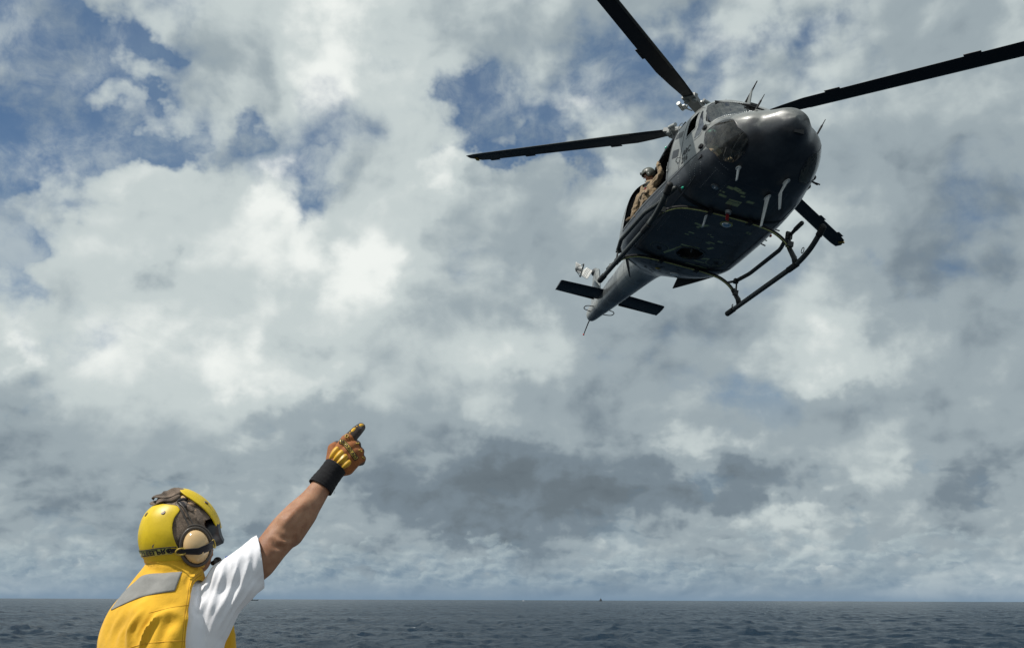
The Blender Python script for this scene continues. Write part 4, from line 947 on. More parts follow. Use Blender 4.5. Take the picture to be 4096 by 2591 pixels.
# rivet rows
def rowside(x0, z0, x1, z1, s, st): rivets([side_pt(lerp(x0, x1, t), lerp(z0, z1, t), s) for t in np.linspace(0, 1, 12)], st, False)
def rowbelly(x0, y0, x1, y1, st): rivets([belly_pt(lerp(x0, x1, t), lerp(y0, y1, t)) for t in np.linspace(0, 1, 12)], st, False)
for a in ((2.75, 1.0, 2.55, .80), (2.60, 1.02, 2.40, .82), (2.45, 1.05, 2.25, .80), (1.95, 1.0, 1.85, .75), (1.3, .98, .2, .95), (1.3, .90, .2, .87), (1.3, .82, .3, .80)): rowside(*a, -1, .045); rowside(*a, 1, .045)
for x in (3.1, 2.95): rowbelly(x, -.80, x, -.62, .04)
for a in ((2.9, -.50, 2.2, -.52, .05), (2.9, -.78, 2.3, -.82, .05), (2.3, .55, 2.9, .50, .04), (2.3, .63, 2.9, .58, .04), (2.95, .15, 2.95, .60, .04), (1.65, -.6, 1.65, .9, .06), (1.15, -.75, 1.15, -.45, .04), (1.3, -.75, 1.3, -.45, .04), (.62, .1, .75, .85, .035), (.52, .15, .62, .85, .035), (.85, .1, 1.2, .85, .05), (1.5, -.9, 1.5, .9, .08), (.2, -.9, .9, -.9, .07), (.2, .9, 1.2, .9, .07)): rowbelly(*a)
pts = [front_pt(-.93 + .55 * t, 1.50 + .30 * math.sin(t * 2.6) - .28 * t) for t in np.linspace(.25, .95, 10)]; rivets(pts, .05, False)
V = []; F = []
for p in RIV:
    h = HBVH.find_nearest(p); nn = h[1]
    if nn.dot(Vector((0, p.y, p.z - 1.5))) < 0: nn = -nn
    q = nn.to_track_quat('Z', 'Y'); r_ = .0062; k = len(V)
    off = .010 if (p.x > 2.3 and p.z > 1.6) else 0.0
    for i in range(6): a = i * math.pi / 3; V.append(p + nn * off + q @ Vector((r_ * math.cos(a), r_ * math.sin(a), 0)))
    V.append(p + nn * (off + .005)); F += [(k + i, k + (i + 1) % 6, k + 6) for i in range(6)]
rv = mesh_obj('rivets', V, F, HM['metal'], heli, smooth=False); rv['kind'] = 'stuff'
# ---- registration on the crew door
def text_mesh(body, size, extr=0.0, bold=0.0):
    cu = bpy.data.curves.new('txt', 'FONT'); cu.body = body; cu.size = size; cu.extrude = extr; cu.offset = bold; cu.resolution_u = 3
    o = bpy.data.objects.new('txt', cu); COL.objects.link(o); dg = bpy.context.evaluated_depsgraph_get(); me = bpy.data.meshes.new_from_object(o.evaluated_get(dg))
    V = [v.co.copy() for v in me.vertices]; F = [tuple(p.vertices) for p in me.polygons]; bpy.data.objects.remove(o); bpy.data.meshes.remove(me); return V, F
for body, z0 in (('ARC', 1.325), ('216', 1.175)):
    V, F = text_mesh(body, .180, 0, .004)
    # reads towards the nose on the right flank: glyph x runs forward
    W = [side_pt(2.09 + v.x * .95 * .9, z0 + v.y * .95 + v.x * .02, -1, .005) for v in V]
    o = mesh_obj('registration', W, F, HM['black'], heli, smooth=False)
HMAT = Matrix(((0.191513, 0.962962, 0.189808, 3.5936), (-0.981361, 0.184733, 0.052962, 19.4859), (0.015937, -0.196413, 0.980392, 13.6818), (0, 0, 0, 1)))
heli.matrix_world = HMAT

# ------------------------------------------------------------------ people
def body_from(caps, voxel, name, mat, parent=None, smooth_it=6, tidy=None, origin=None, ells=()):
    """one continuous surface from tapered limbs: caps = (p0, r0, p1, r1)"""
    m = MB()
    for p0, r0, p1, r1 in caps:
        p0 = Vector(p0); p1 = Vector(p1); d = p1 - p0; L = d.length
        if L < 1e-4: m.ell(p0, (r0, r0, r0), 20, 14); continue
        M = d.normalized().to_track_quat('Z', 'Y').to_matrix(); n = 20; V = []; F = []; prof = []
        k = (r0 - r1) / L; k = max(-.95, min(.95, k)); a0 = math.asin(k)
        for i in range(7): t = -math.pi / 2 + (math.pi / 2 + a0) * i / 6; prof.append((r0 * math.cos(t), r0 * math.sin(t)))
        for i in range(7): t = a0 + (math.pi / 2 - a0) * i / 6; prof.append((r1 * math.cos(t), L + r1 * math.sin(t)))
        for r_, z in prof:
            for q in range(n): a = 2 * math.pi * q / n; V.append(p0 + M @ Vector((max(r_, 1e-4) * math.cos(a), max(r_, 1e-4) * math.sin(a), z)))
        for i in range(len(prof) - 1):
            for q in range(n): F.append((i * n + q, i * n + (q + 1) % n, (i + 1) * n + (q + 1) % n, (i + 1) * n + q))
        F.append(tuple(range(n - 1, -1, -1))); F.append(tuple((len(prof) - 1) * n + q for q in range(n))); m.add(V, F)
    for c, r_, M in ells: m.ell(c, r_, 24, 16, M)
    return remeshed(m.V, m.F, voxel, name, mat, parent, smooth_it)
def remeshed(V, F, voxel, name, mat, parent, smooth_it=6):
    tmp = mesh_obj('tmp', V, F, None, None)
    rm = tmp.modifiers.new('r', 'REMESH'); rm.mode = 'VOXEL'; rm.voxel_size = voxel; rm.use_smooth_shade = True
    if smooth_it: sm = tmp.modifiers.new('s', 'SMOOTH'); sm.factor = .6; sm.iterations = smooth_it
    dg = bpy.context.evaluated_depsgraph_get(); me = bpy.data.meshes.new_from_object(tmp.evaluated_get(dg)); me.name = name
    old = tmp.data; bpy.data.objects.remove(tmp); bpy.data.meshes.remove(old)
    o = bpy.data.objects.new(name, me); COL.objects.link(o); me.materials.clear(); me.materials.append(mat)
    me.polygons.foreach_set('use_smooth', [True] * len(me.polygons))
    if parent: o.parent = parent
    return o
def get_co(me): a = np.empty(len(me.vertices) * 3, np.float32); me.vertices.foreach_get('co', a); return a.reshape(-1, 3).astype(float)
def get_no(me): a = np.empty(len(me.vertices) * 3, np.float32); me.vertices.foreach_get('normal', a); return a.reshape(-1, 3).astype(float)
def set_co(me, c): me.vertices.foreach_set('co', c.astype(np.float32).ravel()); me.update()
def seg_dist(C, a, b):
    a = np.array(a, float); b = np.array(b, float); d = b - a; t = np.clip(((C - a) @ d) / (d @ d), 0, 1); q = a + t[:, None] * d
    return np.linalg.norm(C - q, axis=1), t
def folds(o, lines, eye=None):
    """raise (amp>0) or sink cloth along polylines (pts, amp, width); the lines are first laid onto the surface"""
    me = o.data; C = get_co(me); N_ = get_no(me); D_ = np.zeros(len(C))
    bv = BVHTree.FromPolygons([v.co.copy() for v in me.vertices], [tuple(p.vertices) for p in me.polygons]) if eye is not None else None
    for pts, amp, w in lines:
        pts = catmull(pts, 4)
        if bv is not None:
            q = []
            for p in pts:
                h = bv.ray_cast(eye, (Vector(p) - eye).normalized())
                if h[0] is not None: q.append(np.array(h[0]))
            if len(q) < 3: continue
            pts = q
        n = len(pts) - 1; L = np.zeros(len(C)); best = np.full(len(C), 9.)
        for i in range(n):
            d, t = seg_dist(C, pts[i], pts[i + 1]); k = d < best; best[k] = d[k]; L[k] = (i + t[k]) / n
        D_ += amp * (np.exp(-(best / w) ** 2) - .35 * np.exp(-((best - 1.9 * w) / w) ** 2)) * np.sin(np.pi * np.clip(L * .9 + .05, 0, 1)) ** .7
    set_co(me, C + N_ * D_[:, None])
def ripple(o, amp, freq, dirn, seed=0):
    """irregular drapery along a direction"""
    from mathutils import noise as mn
    me = o.data; C = get_co(me); N_ = get_no(me); d = Vector(dirn).normalized()
    out = np.empty(len(C))
    for i, c in enumerate(C):
        v = Vector(c); v = v - d * v.dot(d) * .80; out[i] = mn.fractal(v * freq + Vector((seed, 0, 0)), 1.0, 2.0, 3)
    set_co(me, C + N_ * (out * amp)[:, None])
def cloth_mat(name, base, rough=.85, nscale=9, namt=.12, weave=260, wamt=.15, sheen=.2, soil_and_crease_shade=None, bumpy=.003):
    m, b, N = principled(name, base, rough, 0, .25); p = N.tc('Object')
    n = N.noise(p, nscale, 6, .62); k = N.rng(n, .3, .7, 1 - namt, 1 + namt, False)
    c = N.mix(1.0, tuple(base), N.comb(k, k, k), 'MULTIPLY')
    if soil_and_crease_shade: c = N.mix(N.m('MULTIPLY', N.rng(N.noise(p, nscale * .6, 7, .68), .55, .78), .5), c, soil_and_crease_shade)  # stains plus darker crease shade, mixed into the colour by noise
    m.node_tree.links.new(c, b.inputs['Base Color']); b.inputs['Sheen Weight'].default_value = sheen
    bp = m.node_tree.nodes.new('ShaderNodeBump'); bp.inputs['Strength'].default_value = wamt; bp.inputs['Distance'].default_value = bumpy
    m.node_tree.links.new(N.m('ADD', N.noise(p, 60, 4, .7), N.m('MULTIPLY', N.noise(p, weave, 2, .5), .5)), bp.inputs['Height']); m.node_tree.links.new(bp.outputs[0], b.inputs['Normal'])
    return m
def skin_mat(name, base):
    m, b, N = principled(name, base, .56, 0, .3); p = N.tc('Object')
    n = N.noise(p, 22, 6, .6); c = N.mix(N.rng(n, .35, .7), base, (base[0] * .72, base[1] * .62, base[2] * .58))
    c = N.mix(N.m('MULTIPLY', N.rng(N.noise(p, 240, 3, .6), .55, .75), .25), c, (base[0] * .6, base[1] * .55, base[2] * .5))
    m.node_tree.links.new(c, b.inputs['Base Color'])
    b.inputs['Subsurface Weight'].default_value = .12; b.inputs['Subsurface Radius'].default_value = (.8, .3, .15); b.inputs['Subsurface Scale'].default_value = .012
    bp = m.node_tree.nodes.new('ShaderNodeBump'); bp.inputs['Strength'].default_value = .35; bp.inputs['Distance'].default_value = .002
    m.node_tree.links.new(N.noise(p, 90, 5, .7), bp.inputs['Height']); m.node_tree.links.new(bp.outputs[0], b.inputs['Normal'])
    return m
HM['skin'] = skin_mat('skin', (.38, .205, .125)); HM['skin2'] = skin_mat('crew_skin', (.38, .20, .13))
HM['suit'] = cloth_mat('tan_flight_suit', (.26, .19, .115), nscale=14, namt=.2, weave=120); HM['helmet_green'] = simple('helmet_grey_green', (.075, .082, .07), .42)
HM['vestdark'] = cloth_mat('dark_survival_vest', (.03, .032, .03)); HM['boot'] = cloth_mat('brown_boot_suede', (.10, .065, .03), .9)
HM['tanglove'] = cloth_mat('tan_glove', (.30, .22, .14)); HM['visor'] = principled('dark_visor', (.01, .01, .012), .08)[0]

def head_parts(parent, c, Fw, Up_, skin, s=1.0):
    """face with nose, brow, mouth, ears; frame from forward and up vectors"""
    Fw = Vector(Fw).normalized(); Rt = Fw.cross(Vector(Up_)).normalized(); Up2 = Rt.cross(Fw); c = Vector(c)
    P = lambda f, r, u: c + (Fw * f + Rt * r + Up2 * u) * s
    caps = [(P(-.01, 0, .03), .094 * s, P(.0, 0, .025), .092 * s), (P(.02, 0, -.03), .074 * s, P(.035, 0, -.075), .048 * s), (P(.05, 0, -.095), .024 * s, P(.06, 0, -.092), .020 * s),
            (P(.093, 0, .02), .012 * s, P(.118, 0, -.022), .0125 * s), (P(.085, -.03, .035), .014 * s, P(.085, .03, .035), .014 * s), (P(.082, -.018, -.058), .010 * s, P(.082, .018, -.058), .010 * s),
            (P(.08, -.014, -.072), .010 * s, P(.08, .014, -.072), .010 * s), (P(.055, -.045, -.01), .02 * s, P(.05, -.045, -.02), .02 * s), (P(.055, .045, -.01), .02 * s, P(.05, .045, -.02), .02 * s),
            (P(-.01, -.078, -.01), .022 * s, P(-.005, -.078, .015), .02 * s), (P(-.01, .078, -.01), .022 * s, P(-.005, .078, .015), .02 * s),
            (P(-.02, 0, -.05), .058 * s, P(-.035, 0, -.14), .055 * s)]
    o = body_from(caps, .0045 * s, 'head', skin, parent, 3)
    for q in (-1, 1): m = MB(); m.ell(P(.083, q * .031, .012), (.011 * s,) * 3, 10, 8); m.build('eye', HM['white'], parent, smooth=True)
    return P, Fw, Rt, Up2

# ---- crewman seated in the open cabin doorway (helicopter frame)
def crew_person(name, label, joints, cat='person'):
    root = empty(name); tag(root, label, cat); root.matrix_world = HMAT @ Matrix.Translation(joints['base'])
    b = Vector(joints['base']); return root, (lambda p: Vector(p) - b)
root, L_ = crew_person('person', 'crewman in tan flight suit and dark helmet sitting in the open cabin doorway, arm raised', {'base': (.05, -1.0, 1.1)})
J = dict(pel=(.06, -1.0, 1.30), ch=(.0, -1.10, 1.58), nk=(-.08, -1.15, 1.77), hd=(-.115, -1.17, 1.965), shR=(-.20, -1.19, 1.70), elR=(-.21, -1.24, 1.50), wrR=(.12, -1.26, 1.44), haR=(.24, -1.27, 1.42),
         shL=(.13, -1.09, 1.68), elL=(.37, -1.06, 1.80), wrL=(.36, -1.13, 1.97), haL=(.27, -1.17, 2.07), hipR=(-.03, -1.08, 1.30), knR=(-.40, -1.20, 1.56), anR=(-.55, -1.24, 1.20), hipL=(.12, -1.08, 1.27), knL=(.05, -1.20, 1.38), anL=(-.12, -1.19, 1.13))
J = {k: L_(v) for k, v in J.items()}
suit = [(J['pel'], .15, J['ch'], .155), (J['ch'], .155, (J['ch'] + J['nk']) / 2, .14), (J['nk'], .065, (J['ch'] + J['nk']) / 2, .11), (J['shR'], .075, J['shL'], .075),
        (J['shR'], .078, J['elR'], .060), (J['elR'], .060, J['wrR'], .042), (J['shL'], .078, J['elL'], .062), (J['elL'], .064, J['wrL'], .045),
        (J['hipR'], .105, J['knR'], .085), (J['knR'], .088, J['anR'], .062), (J['hipL'], .105, J['knL'], .085), (J['knL'], .085, J['anL'], .06)]
so = body_from(suit, .011, 'flight_suit', HM['suit'], root, 3); ripple(so, .022, 9, (.5, .2, 1), 3); ripple(so, .010, 24, (1, .2, .4), 8)
def glove(parent, wr, ha, mat, grip=1.0, nrm=(0, -1, 0)):
    wr = Vector(wr); ha = Vector(ha); d = (ha - wr).normalized(); s_ = d.cross(Vector(nrm)).normalized(); n_ = s_.cross(d)
    caps = [(wr, .034, wr + d * .05, .036)]; k0 = wr + d * .095
    for i, (o_, l_) in enumerate(((-.030, .026), (-.010, .030), (.011, .028), (.030, .022))):
        a = k0 + s_ * o_; caps += [(wr + d * .04 + s_ * o_ * .7, .020, a, .0145)]; p1 = a + (d * .9 - n_ * .5 * grip) * l_ * 1.3; p2 = p1 + (d * .1 - n_ * 1.0) * l_ * grip; p3 = p2 + (-d * .8 - n_ * .3) * l_ * .8
        caps += [(a, .0135, p1, .0125), (p1, .0125, p2, .011), (p2, .011, p3, .010)]
    t0 = wr + d * .03 - s_ * .03; t1 = t0 + (d * .6 - s_ * .6 - n_ * .3) * .045; caps += [(t0, .018, t1, .0145), (t1, .0145, t1 + (d - n_ * .7) * .026, .012)]
    return body_from(caps, .0045, 'glove', mat, parent, 2)
glove(root, J['wrR'], J['haR'], HM['tanglove']); glove(root, J['wrL'], J['haL'], HM['tanglove'])
P, Fw, Rt, Up2 = head_parts(root, J['hd'] + Vector((.0, 0, -.02)), (-.35, -.85, -.42), (-.1, -.35, 1), HM['skin2'])
m = MB()
M3 = Matrix((Fw, Rt, Up2)).transposed()
# helmet shell open at the face
V = []; F = []; na, ne = 28, 16
for i in range(ne + 1):
    e = lerp(-.75, 1.5707, i / ne)
    for k in range(na + 1):
        half = lerp(2.25, 3.1, min(1, max(0, (e - .05) / .35))) if e > .05 else 2.0
        a = lerp(-half, half, k / na) + math.pi
        r_ = Vector((.135 * math.cos(a) * math.cos(e), .122 * math.sin(a) * math.cos(e), .138 * math.sin(e) + .01)); V.append(P(-.005, 0, .03) + M3 @ r_)
for i in range(ne):
    for k in range(na): q = i * (na + 1) + k; F.append((q, q + 1, q + na + 2, q + na + 1))
hs_ = mesh_obj('helmet', V, F, HM['helmet_green'], root); md = hs_.modifiers.new('t', 'SOLIDIFY'); md.thickness = .018; md.offset = 0
V = []; F = []
for i in range(9):
    e = lerp(.02, .75, i / 8)
    for k in range(17):
        a = lerp(-1.15, 1.15, k / 16); r_ = Vector((.150 * math.cos(a) * math.cos(e), .138 * math.sin(a) * math.cos(e), .150 * math.sin(e) + .01)); V.append(P(-.003, 0, .03) + M3 @ r_)
for i in range(8):
    for k in range(16): q = i * 17 + k; F.append((q, q + 1, q + 18, q + 17))
vo = mesh_obj('visor_cover', V, F, HM['helmet_green'], root); md = vo.modifiers.new('t', 'SOLIDIFY'); md.thickness = .010; md.offset = 0
for q in (-1, 1): m = MB(); m.ell(P(.0, q * .118, -.015), (.035, .025, .05), 14, 10, M3); m.build('ear_cup', HM['helmet_green'], root, smooth=True)
m = MB(); m.box(P(.152, 0, .10), (.03, .05, .035), M3); m.build('visor_knob', HM['black'], root)
m = MB(); m.tube([P(.02, .11, -.05), P(.08, .07, -.09), P(.11, .02, -.085)], .006, 6); m.ell(P(.112, .01, -.085), (.014, .012, .012), 8, 6); m.build('boom_microphone', HM['black'], root)
m = MB(); a, b_ = J['ch'], J['nk']
vv = body_from([(J['ch'] + Vector((.01, -.065, -.12)), .095, J['ch'] + Vector((-.01, -.055, .09)), .10)], .011, 'survival_vest', HM['vestdark'], root, 3)
for s_ in ('shR', 'shL'): m.tube([J[s_] * .6 + J['nk'] * .4 + Vector((0, -.03, .045)), J['ch'] + Vector((.0, -.16, .05)) + (J[s_] - J['ch']) * .15], [.022, .03], 8)
m.build('harness_strap', HM['vestdark'], root)
m = MB(); m.box(J['ch'] + Vector((.13, -.165, -.07)), (.03, .03, .05)); m.build('red_tab', HM['red'], root)
for kk in ('R', 'L'):
    an = J['an' + kk]; body_from([(an + Vector((0, 0, .05)), .058, an + Vector((-.01, 0, -.03)), .055), (an + Vector((.03, .02, -.055)), .045, an + Vector((-.10, -.06, -.06)), .045), (an + Vector((-.10, -.06, -.06)), .045, an + Vector((-.17, -.08, -.065)), .036)], .009, 'boot', HM['boot'], root, 2)
m = MB(); m.tube([J['haL'] + Vector((-.12, -.02, .02)), J['haL'] + Vector((0, 0, .0)), J['haL'] + Vector((.5, -.02, .12))], .007, 6); m.build('grab_strap', HM['vestdark'], heli) if False else None

# ---- pilot in the right-hand seat, seen through the nose glazing
def seated_pilot(y, label):
    root, L_ = crew_person('person', label, {'base': (1.62, y, 1.1)})
    Q = lambda *p: L_(p)
    caps = [(Q(1.60, y, 1.55), .14, Q(1.52, y, 1.88), .15), (Q(1.52, y - .17, 1.98), .075, Q(1.52, y + .17, 1.98), .075), (Q(1.52, y, 1.95), .08, Q(1.53, y, 2.08), .055)]
    for s in (-1, 1):
        caps += [(Q(1.52, y + s * .19, 1.97), .068, Q(1.62, y + s * .24, 1.70), .054), (Q(1.62, y + s * .24, 1.70), .054, Q(1.90, y + s * .14, 1.66), .042),
                 (Q(1.64, y + s * .10, 1.50), .10, Q(2.12, y + s * .14, 1.56), .078), (Q(2.12, y + s * .14, 1.56), .078, Q(2.58, y + s * .13, 1.20), .055)]
    so = body_from(caps, .013, 'flight_suit', HM['suit'], root, 3)
    for s in (-1, 1):
        body_from([(Q(2.62, y + s * .13, 1.20), .052, Q(2.66, y + s * .13, 1.14), .05), (Q(2.66, y + s * .13, 1.12), .045, Q(2.86, y + s * .13, 1.20), .040)], .01, 'boot', HM['boot'], root, 2)
        glove(root, Q(1.90, y + s * .14, 1.66), Q(1.99, y + s * .13, 1.67), HM['tanglove'], nrm=(0, 0, 1))
    P, Fw, Rt, Up2 = head_parts(root, Q(1.56, y, 2.18), (1, -.1, -.05), (0, 0, 1), HM['skin2'])
    M3 = Matrix((Fw, Rt, Up2)).transposed(); V = []; F = []
    for i in range(13):
        e = lerp(-.7, 1.5707, i / 12)
        for k in range(25):
            half = 2.0 if e < .1 else 3.05; a = lerp(-half, half, k / 24) + math.pi; V.append(P(-.005, 0, .03) + M3 @ Vector((.135 * math.cos(a) * math.cos(e), .122 * math.sin(a) * math.cos(e), .138 * math.sin(e) + .01)))
    for i in range(12):
        for k in range(24): q = i * 25 + k; F.append((q, q + 1, q + 26, q + 25))
    h_ = mesh_obj('helmet', V, F, HM['helmet_green'], root); md = h_.modifiers.new('t', 'SOLIDIFY'); md.thickness = .015; md.offset = 0
    m = MB(); m.box(P(.115, 0, .02), (.02, .16, .05), M3); m.build('visor', HM['visor'], root)
    return root
seated_pilot(-.52, 'pilot with helmet at the controls behind the windshield above the registration number')

# ------------------------------------------------------------------ flight deck (under and behind the frame) and the signalman on it
m = MB(); m.box((0, 1.0, DECK_Z - .25), (20, 14, .5)); dk = m.build('flight_deck', simple('nonskid_deck', (.10, .103, .105), .85, nscale=3), None); tag(dk, kind='structure')
m = MB(); m.box((0, 0.8, DECK_Z / 2 - 1.2), (18, 13, DECK_Z + 1.8)); hl = m.build('ship_hull', simple('haze_grey_hull', (.25, .27, .29), .5, nscale=2), None); tag(hl, kind='structure')

HM['vest'] = cloth_mat('yellow_float_vest_cloth', (.76, .43, .028), .85, 9, .14, 300, .4, .15, soil_and_crease_shade=(.48, .25, .02), bumpy=.004)
HM['vestdk'] = cloth_mat('vest_stitching_thread', (.38, .17, .01), .9, 20, .2)
HM['vestpipe'] = cloth_mat('yellow_vest_binding', (.66, .35, .02), .8, 20, .1)
HM['shirt'] = cloth_mat('white_t_shirt_cotton', (.80, .80, .84), .9, 12, .03, 340, .2, .1)
HM['reflect'] = cloth_mat('grey_reflective_patch', (.235, .235, .225), .65, 30, .12, 420, .3)
HM['shell'] = simple('yellow_helmet_shell', (.66, .47, .008), .42, nscale=26, namt=.10)
HM['brownsnap'] = simple('brown_snap', (.075, .035, .018), .45)
HM['browncloth'] = cloth_mat('brown_mesh_cloth', (.15, .112, .085), .9, 24, .75, 500, .8, .2)
HM['tancloth'] = cloth_mat('tan_brown_cloth', (.25, .17, .11), .9, 40, .35, 400, .6, .2)
HM['cup'] = simple('cream_ear_cup', (.62, .43, .22), .16, spec=.6, nscale=14, namt=.08)
HM['cupring'] = simple('grey_brown_seal', (.075, .062, .052), .35)
HM['strapband'] = cloth_mat('olive_yellow_band', (.46, .43, .11), .8, 30, .15)
HM['blackband'] = cloth_mat('black_elastic', (.014, .013, .018), .8, 40, .2)
HM['glovebrown'] = cloth_mat('orange_glove_leather', (.28, .095, .026), .7, 30, .22, 260, .6, .15)
HM['gloveblack'] = cloth_mat('dark_glove_fabric', (.030, .018, .014), .8, 40, .3, 260, .5)
HM['gold'] = simple('golden_rubber_pad', (.60, .34, .022), .42, .0, .45, nscale=40, namt=.12)
HM['goldflat'] = simple('golden_strip', (.44, .31, .045), .4, .0, nscale=60, namt=.3)
HM['cuff'] = cloth_mat('black_knit_cuff', (.010, .010, .012), .9, 50, .3, 320, .5, .06)
HM['trousers'] = cloth_mat('navy_trousers', (.02, .025, .05)); HM['hair'] = simple('dark_hair', (.015, .01, .008), .6)
HM['goggle'] = simple('black_goggle_rubber', (.018, .018, .022), .38)

man = empty('person', (-1.14, 3.36, DECK_Z)); tag(man, 'signalman in yellow float vest and yellow helmet seen from behind, pointing up at the helicopter', 'person')
MO = Vector(man.location)
def ML(p): return Vector(p) - MO
CAML = ML((0, 0, CAM_Z))
FY = 50.0   # heading of the body, degrees clockwise from straight ahead
def tframe(deg): a = R(deg); return Vector((math.sin(a), math.cos(a), 0)), Vector((math.cos(a), -math.sin(a), 0))
TF, TR_ = tframe(38)
def torso_rings(off, rows):
    V = []; n = 72
    for z, cx, cy, lat, dep, e in rows:
        for k in range(n):
            a = 2 * math.pi * k / n; c, s_ = math.cos(a), math.sin(a)
            u = (lat + off) * math.copysign(abs(c) ** (2 / e), c); v = (dep + off) * math.copysign(abs(s_) ** (2 / e), s_)
            p = Vector((cx, cy, z)) + TR_ * u + TF * v; V.append(ML(p))
    F = []
    for i in range(len(rows) - 1):
        for k in range(n): F.append((i * n + k, i * n + (k + 1) % n, (i + 1) * n + (k + 1) % n, (i + 1) * n + k))
    F.append(tuple(range(n))); F.append(tuple((len(rows) - 1) * n + k for k in range(n)))
    return V, F
def interp_rows(rows, n):
    A = np.array(rows, float); P_ = catmull([tuple(r) for r in A], n); return [tuple(p) for p in P_]
TX = -1.105
ROWS = [(6.86, TX, 3.36, .160, .115, 2.3), (6.98, TX, 3.36, .172, .120, 2.3), (7.10, TX, 3.36, .182, .125, 2.3), (7.22, TX - .005, 3.36, .188, .128, 2.3), (7.30, TX - .005, 3.36, .184, .123, 2.2),
        (7.365, TX + .002, 3.36, .161, .110, 2.1), (7.41, TX + .009, 3.365, .138, .098, 2.0), (7.445, TX + .014, 3.37, .113, .086, 2.0), (7.47, TX + .016, 3.375, .094, .076, 2.0), (7.50, TX + .020, 3.38, .066, .066, 2.0), (7.55, TX + .03, 3.39, .058, .060, 2.0)]
# --- T-shirt: trunk and right sleeve as one cloth
V, F = torso_rings(0.0, interp_rows(ROWS, 3)); tm = MB(); tm.add(V, F)
SL = [((-0.9352, 3.3600, 7.4369), .052), ((-0.9041, 3.3500, 7.4553), .066), ((-0.8676, 3.3500, 7.4738), .070), ((-0.8272, 3.3750, 7.5078), .073), ((-0.7776, 3.4000, 7.5424), .074)]
caps = []
def cap_mb(mb, p0, r0, p1, r1, n=22):
    mm = MB(); p0 = Vector(p0); p1 = Vector(p1); d = (p1 - p0); M = d.normalized().to_track_quat('Z', 'Y').to_matrix(); L = d.length; V = []; F = []; prof = []
    for i in range(7): t = -math.pi / 2 + math.pi / 2 * i / 6; prof.append((r0 * math.cos(t), r0 * math.sin(t)))
    for i in range(7): t = math.pi / 2 * i / 6; prof.append((r1 * math.cos(t), L + r1 * math.sin(t)))
    for r_, z in prof:
        for q in range(n): a = 2 * math.pi * q / n; V.append(p0 + M @ Vector((max(r_, 1e-4) * math.cos(a), max(r_, 1e-4) * math.sin(a), z)))
    for i in range(len(prof) - 1):
        for q in range(n): F.append((i * n + q, i * n + (q + 1) % n, (i + 1) * n + (q + 1) % n, (i + 1) * n + q))
    F.append(tuple(range(n - 1, -1, -1))); F.append(tuple((len(prof) - 1) * n + q for q in range(n))); mb.add(V, F)
for (a, ra), (b, rb) in zip(SL[:-1], SL[1:]): cap_mb(tm, ML(a), ra, ML(b), rb)
# slack of the sleeve hanging to the flank, under the arm
for a, ra, b, rb in (((-0.9216, 3.3300, 7.3693), .058, (-0.8451, 3.3400, 7.4409), .052), ((-0.8310, 3.3600, 7.4583), .046, (-0.8099, 3.3700, 7.4718), .044), ((-0.9368, 3.3350, 7.3076), .058, (-0.9052, 3.3300, 7.3822), .058), ((-0.9632, 3.3400, 7.2224), .060, (-0.9526, 3.3350, 7.2732), .060), ((-0.8441, 3.3400, 7.4279), .040, (-0.8128, 3.3600, 7.4505), .034), ((-0.9633, 3.3450, 7.4015), .050, (-0.8868, 3.3450, 7.4408), .060), ((-0.9686, 3.3500, 7.3496), .060, (-0.9041, 3.3450, 7.4017), .060), ((-0.9669, 3.3550, 7.2788), .058, (-0.9374, 3.3400, 7.3306), .060)): cap_mb(tm, ML(a), ra, ML(b), rb)
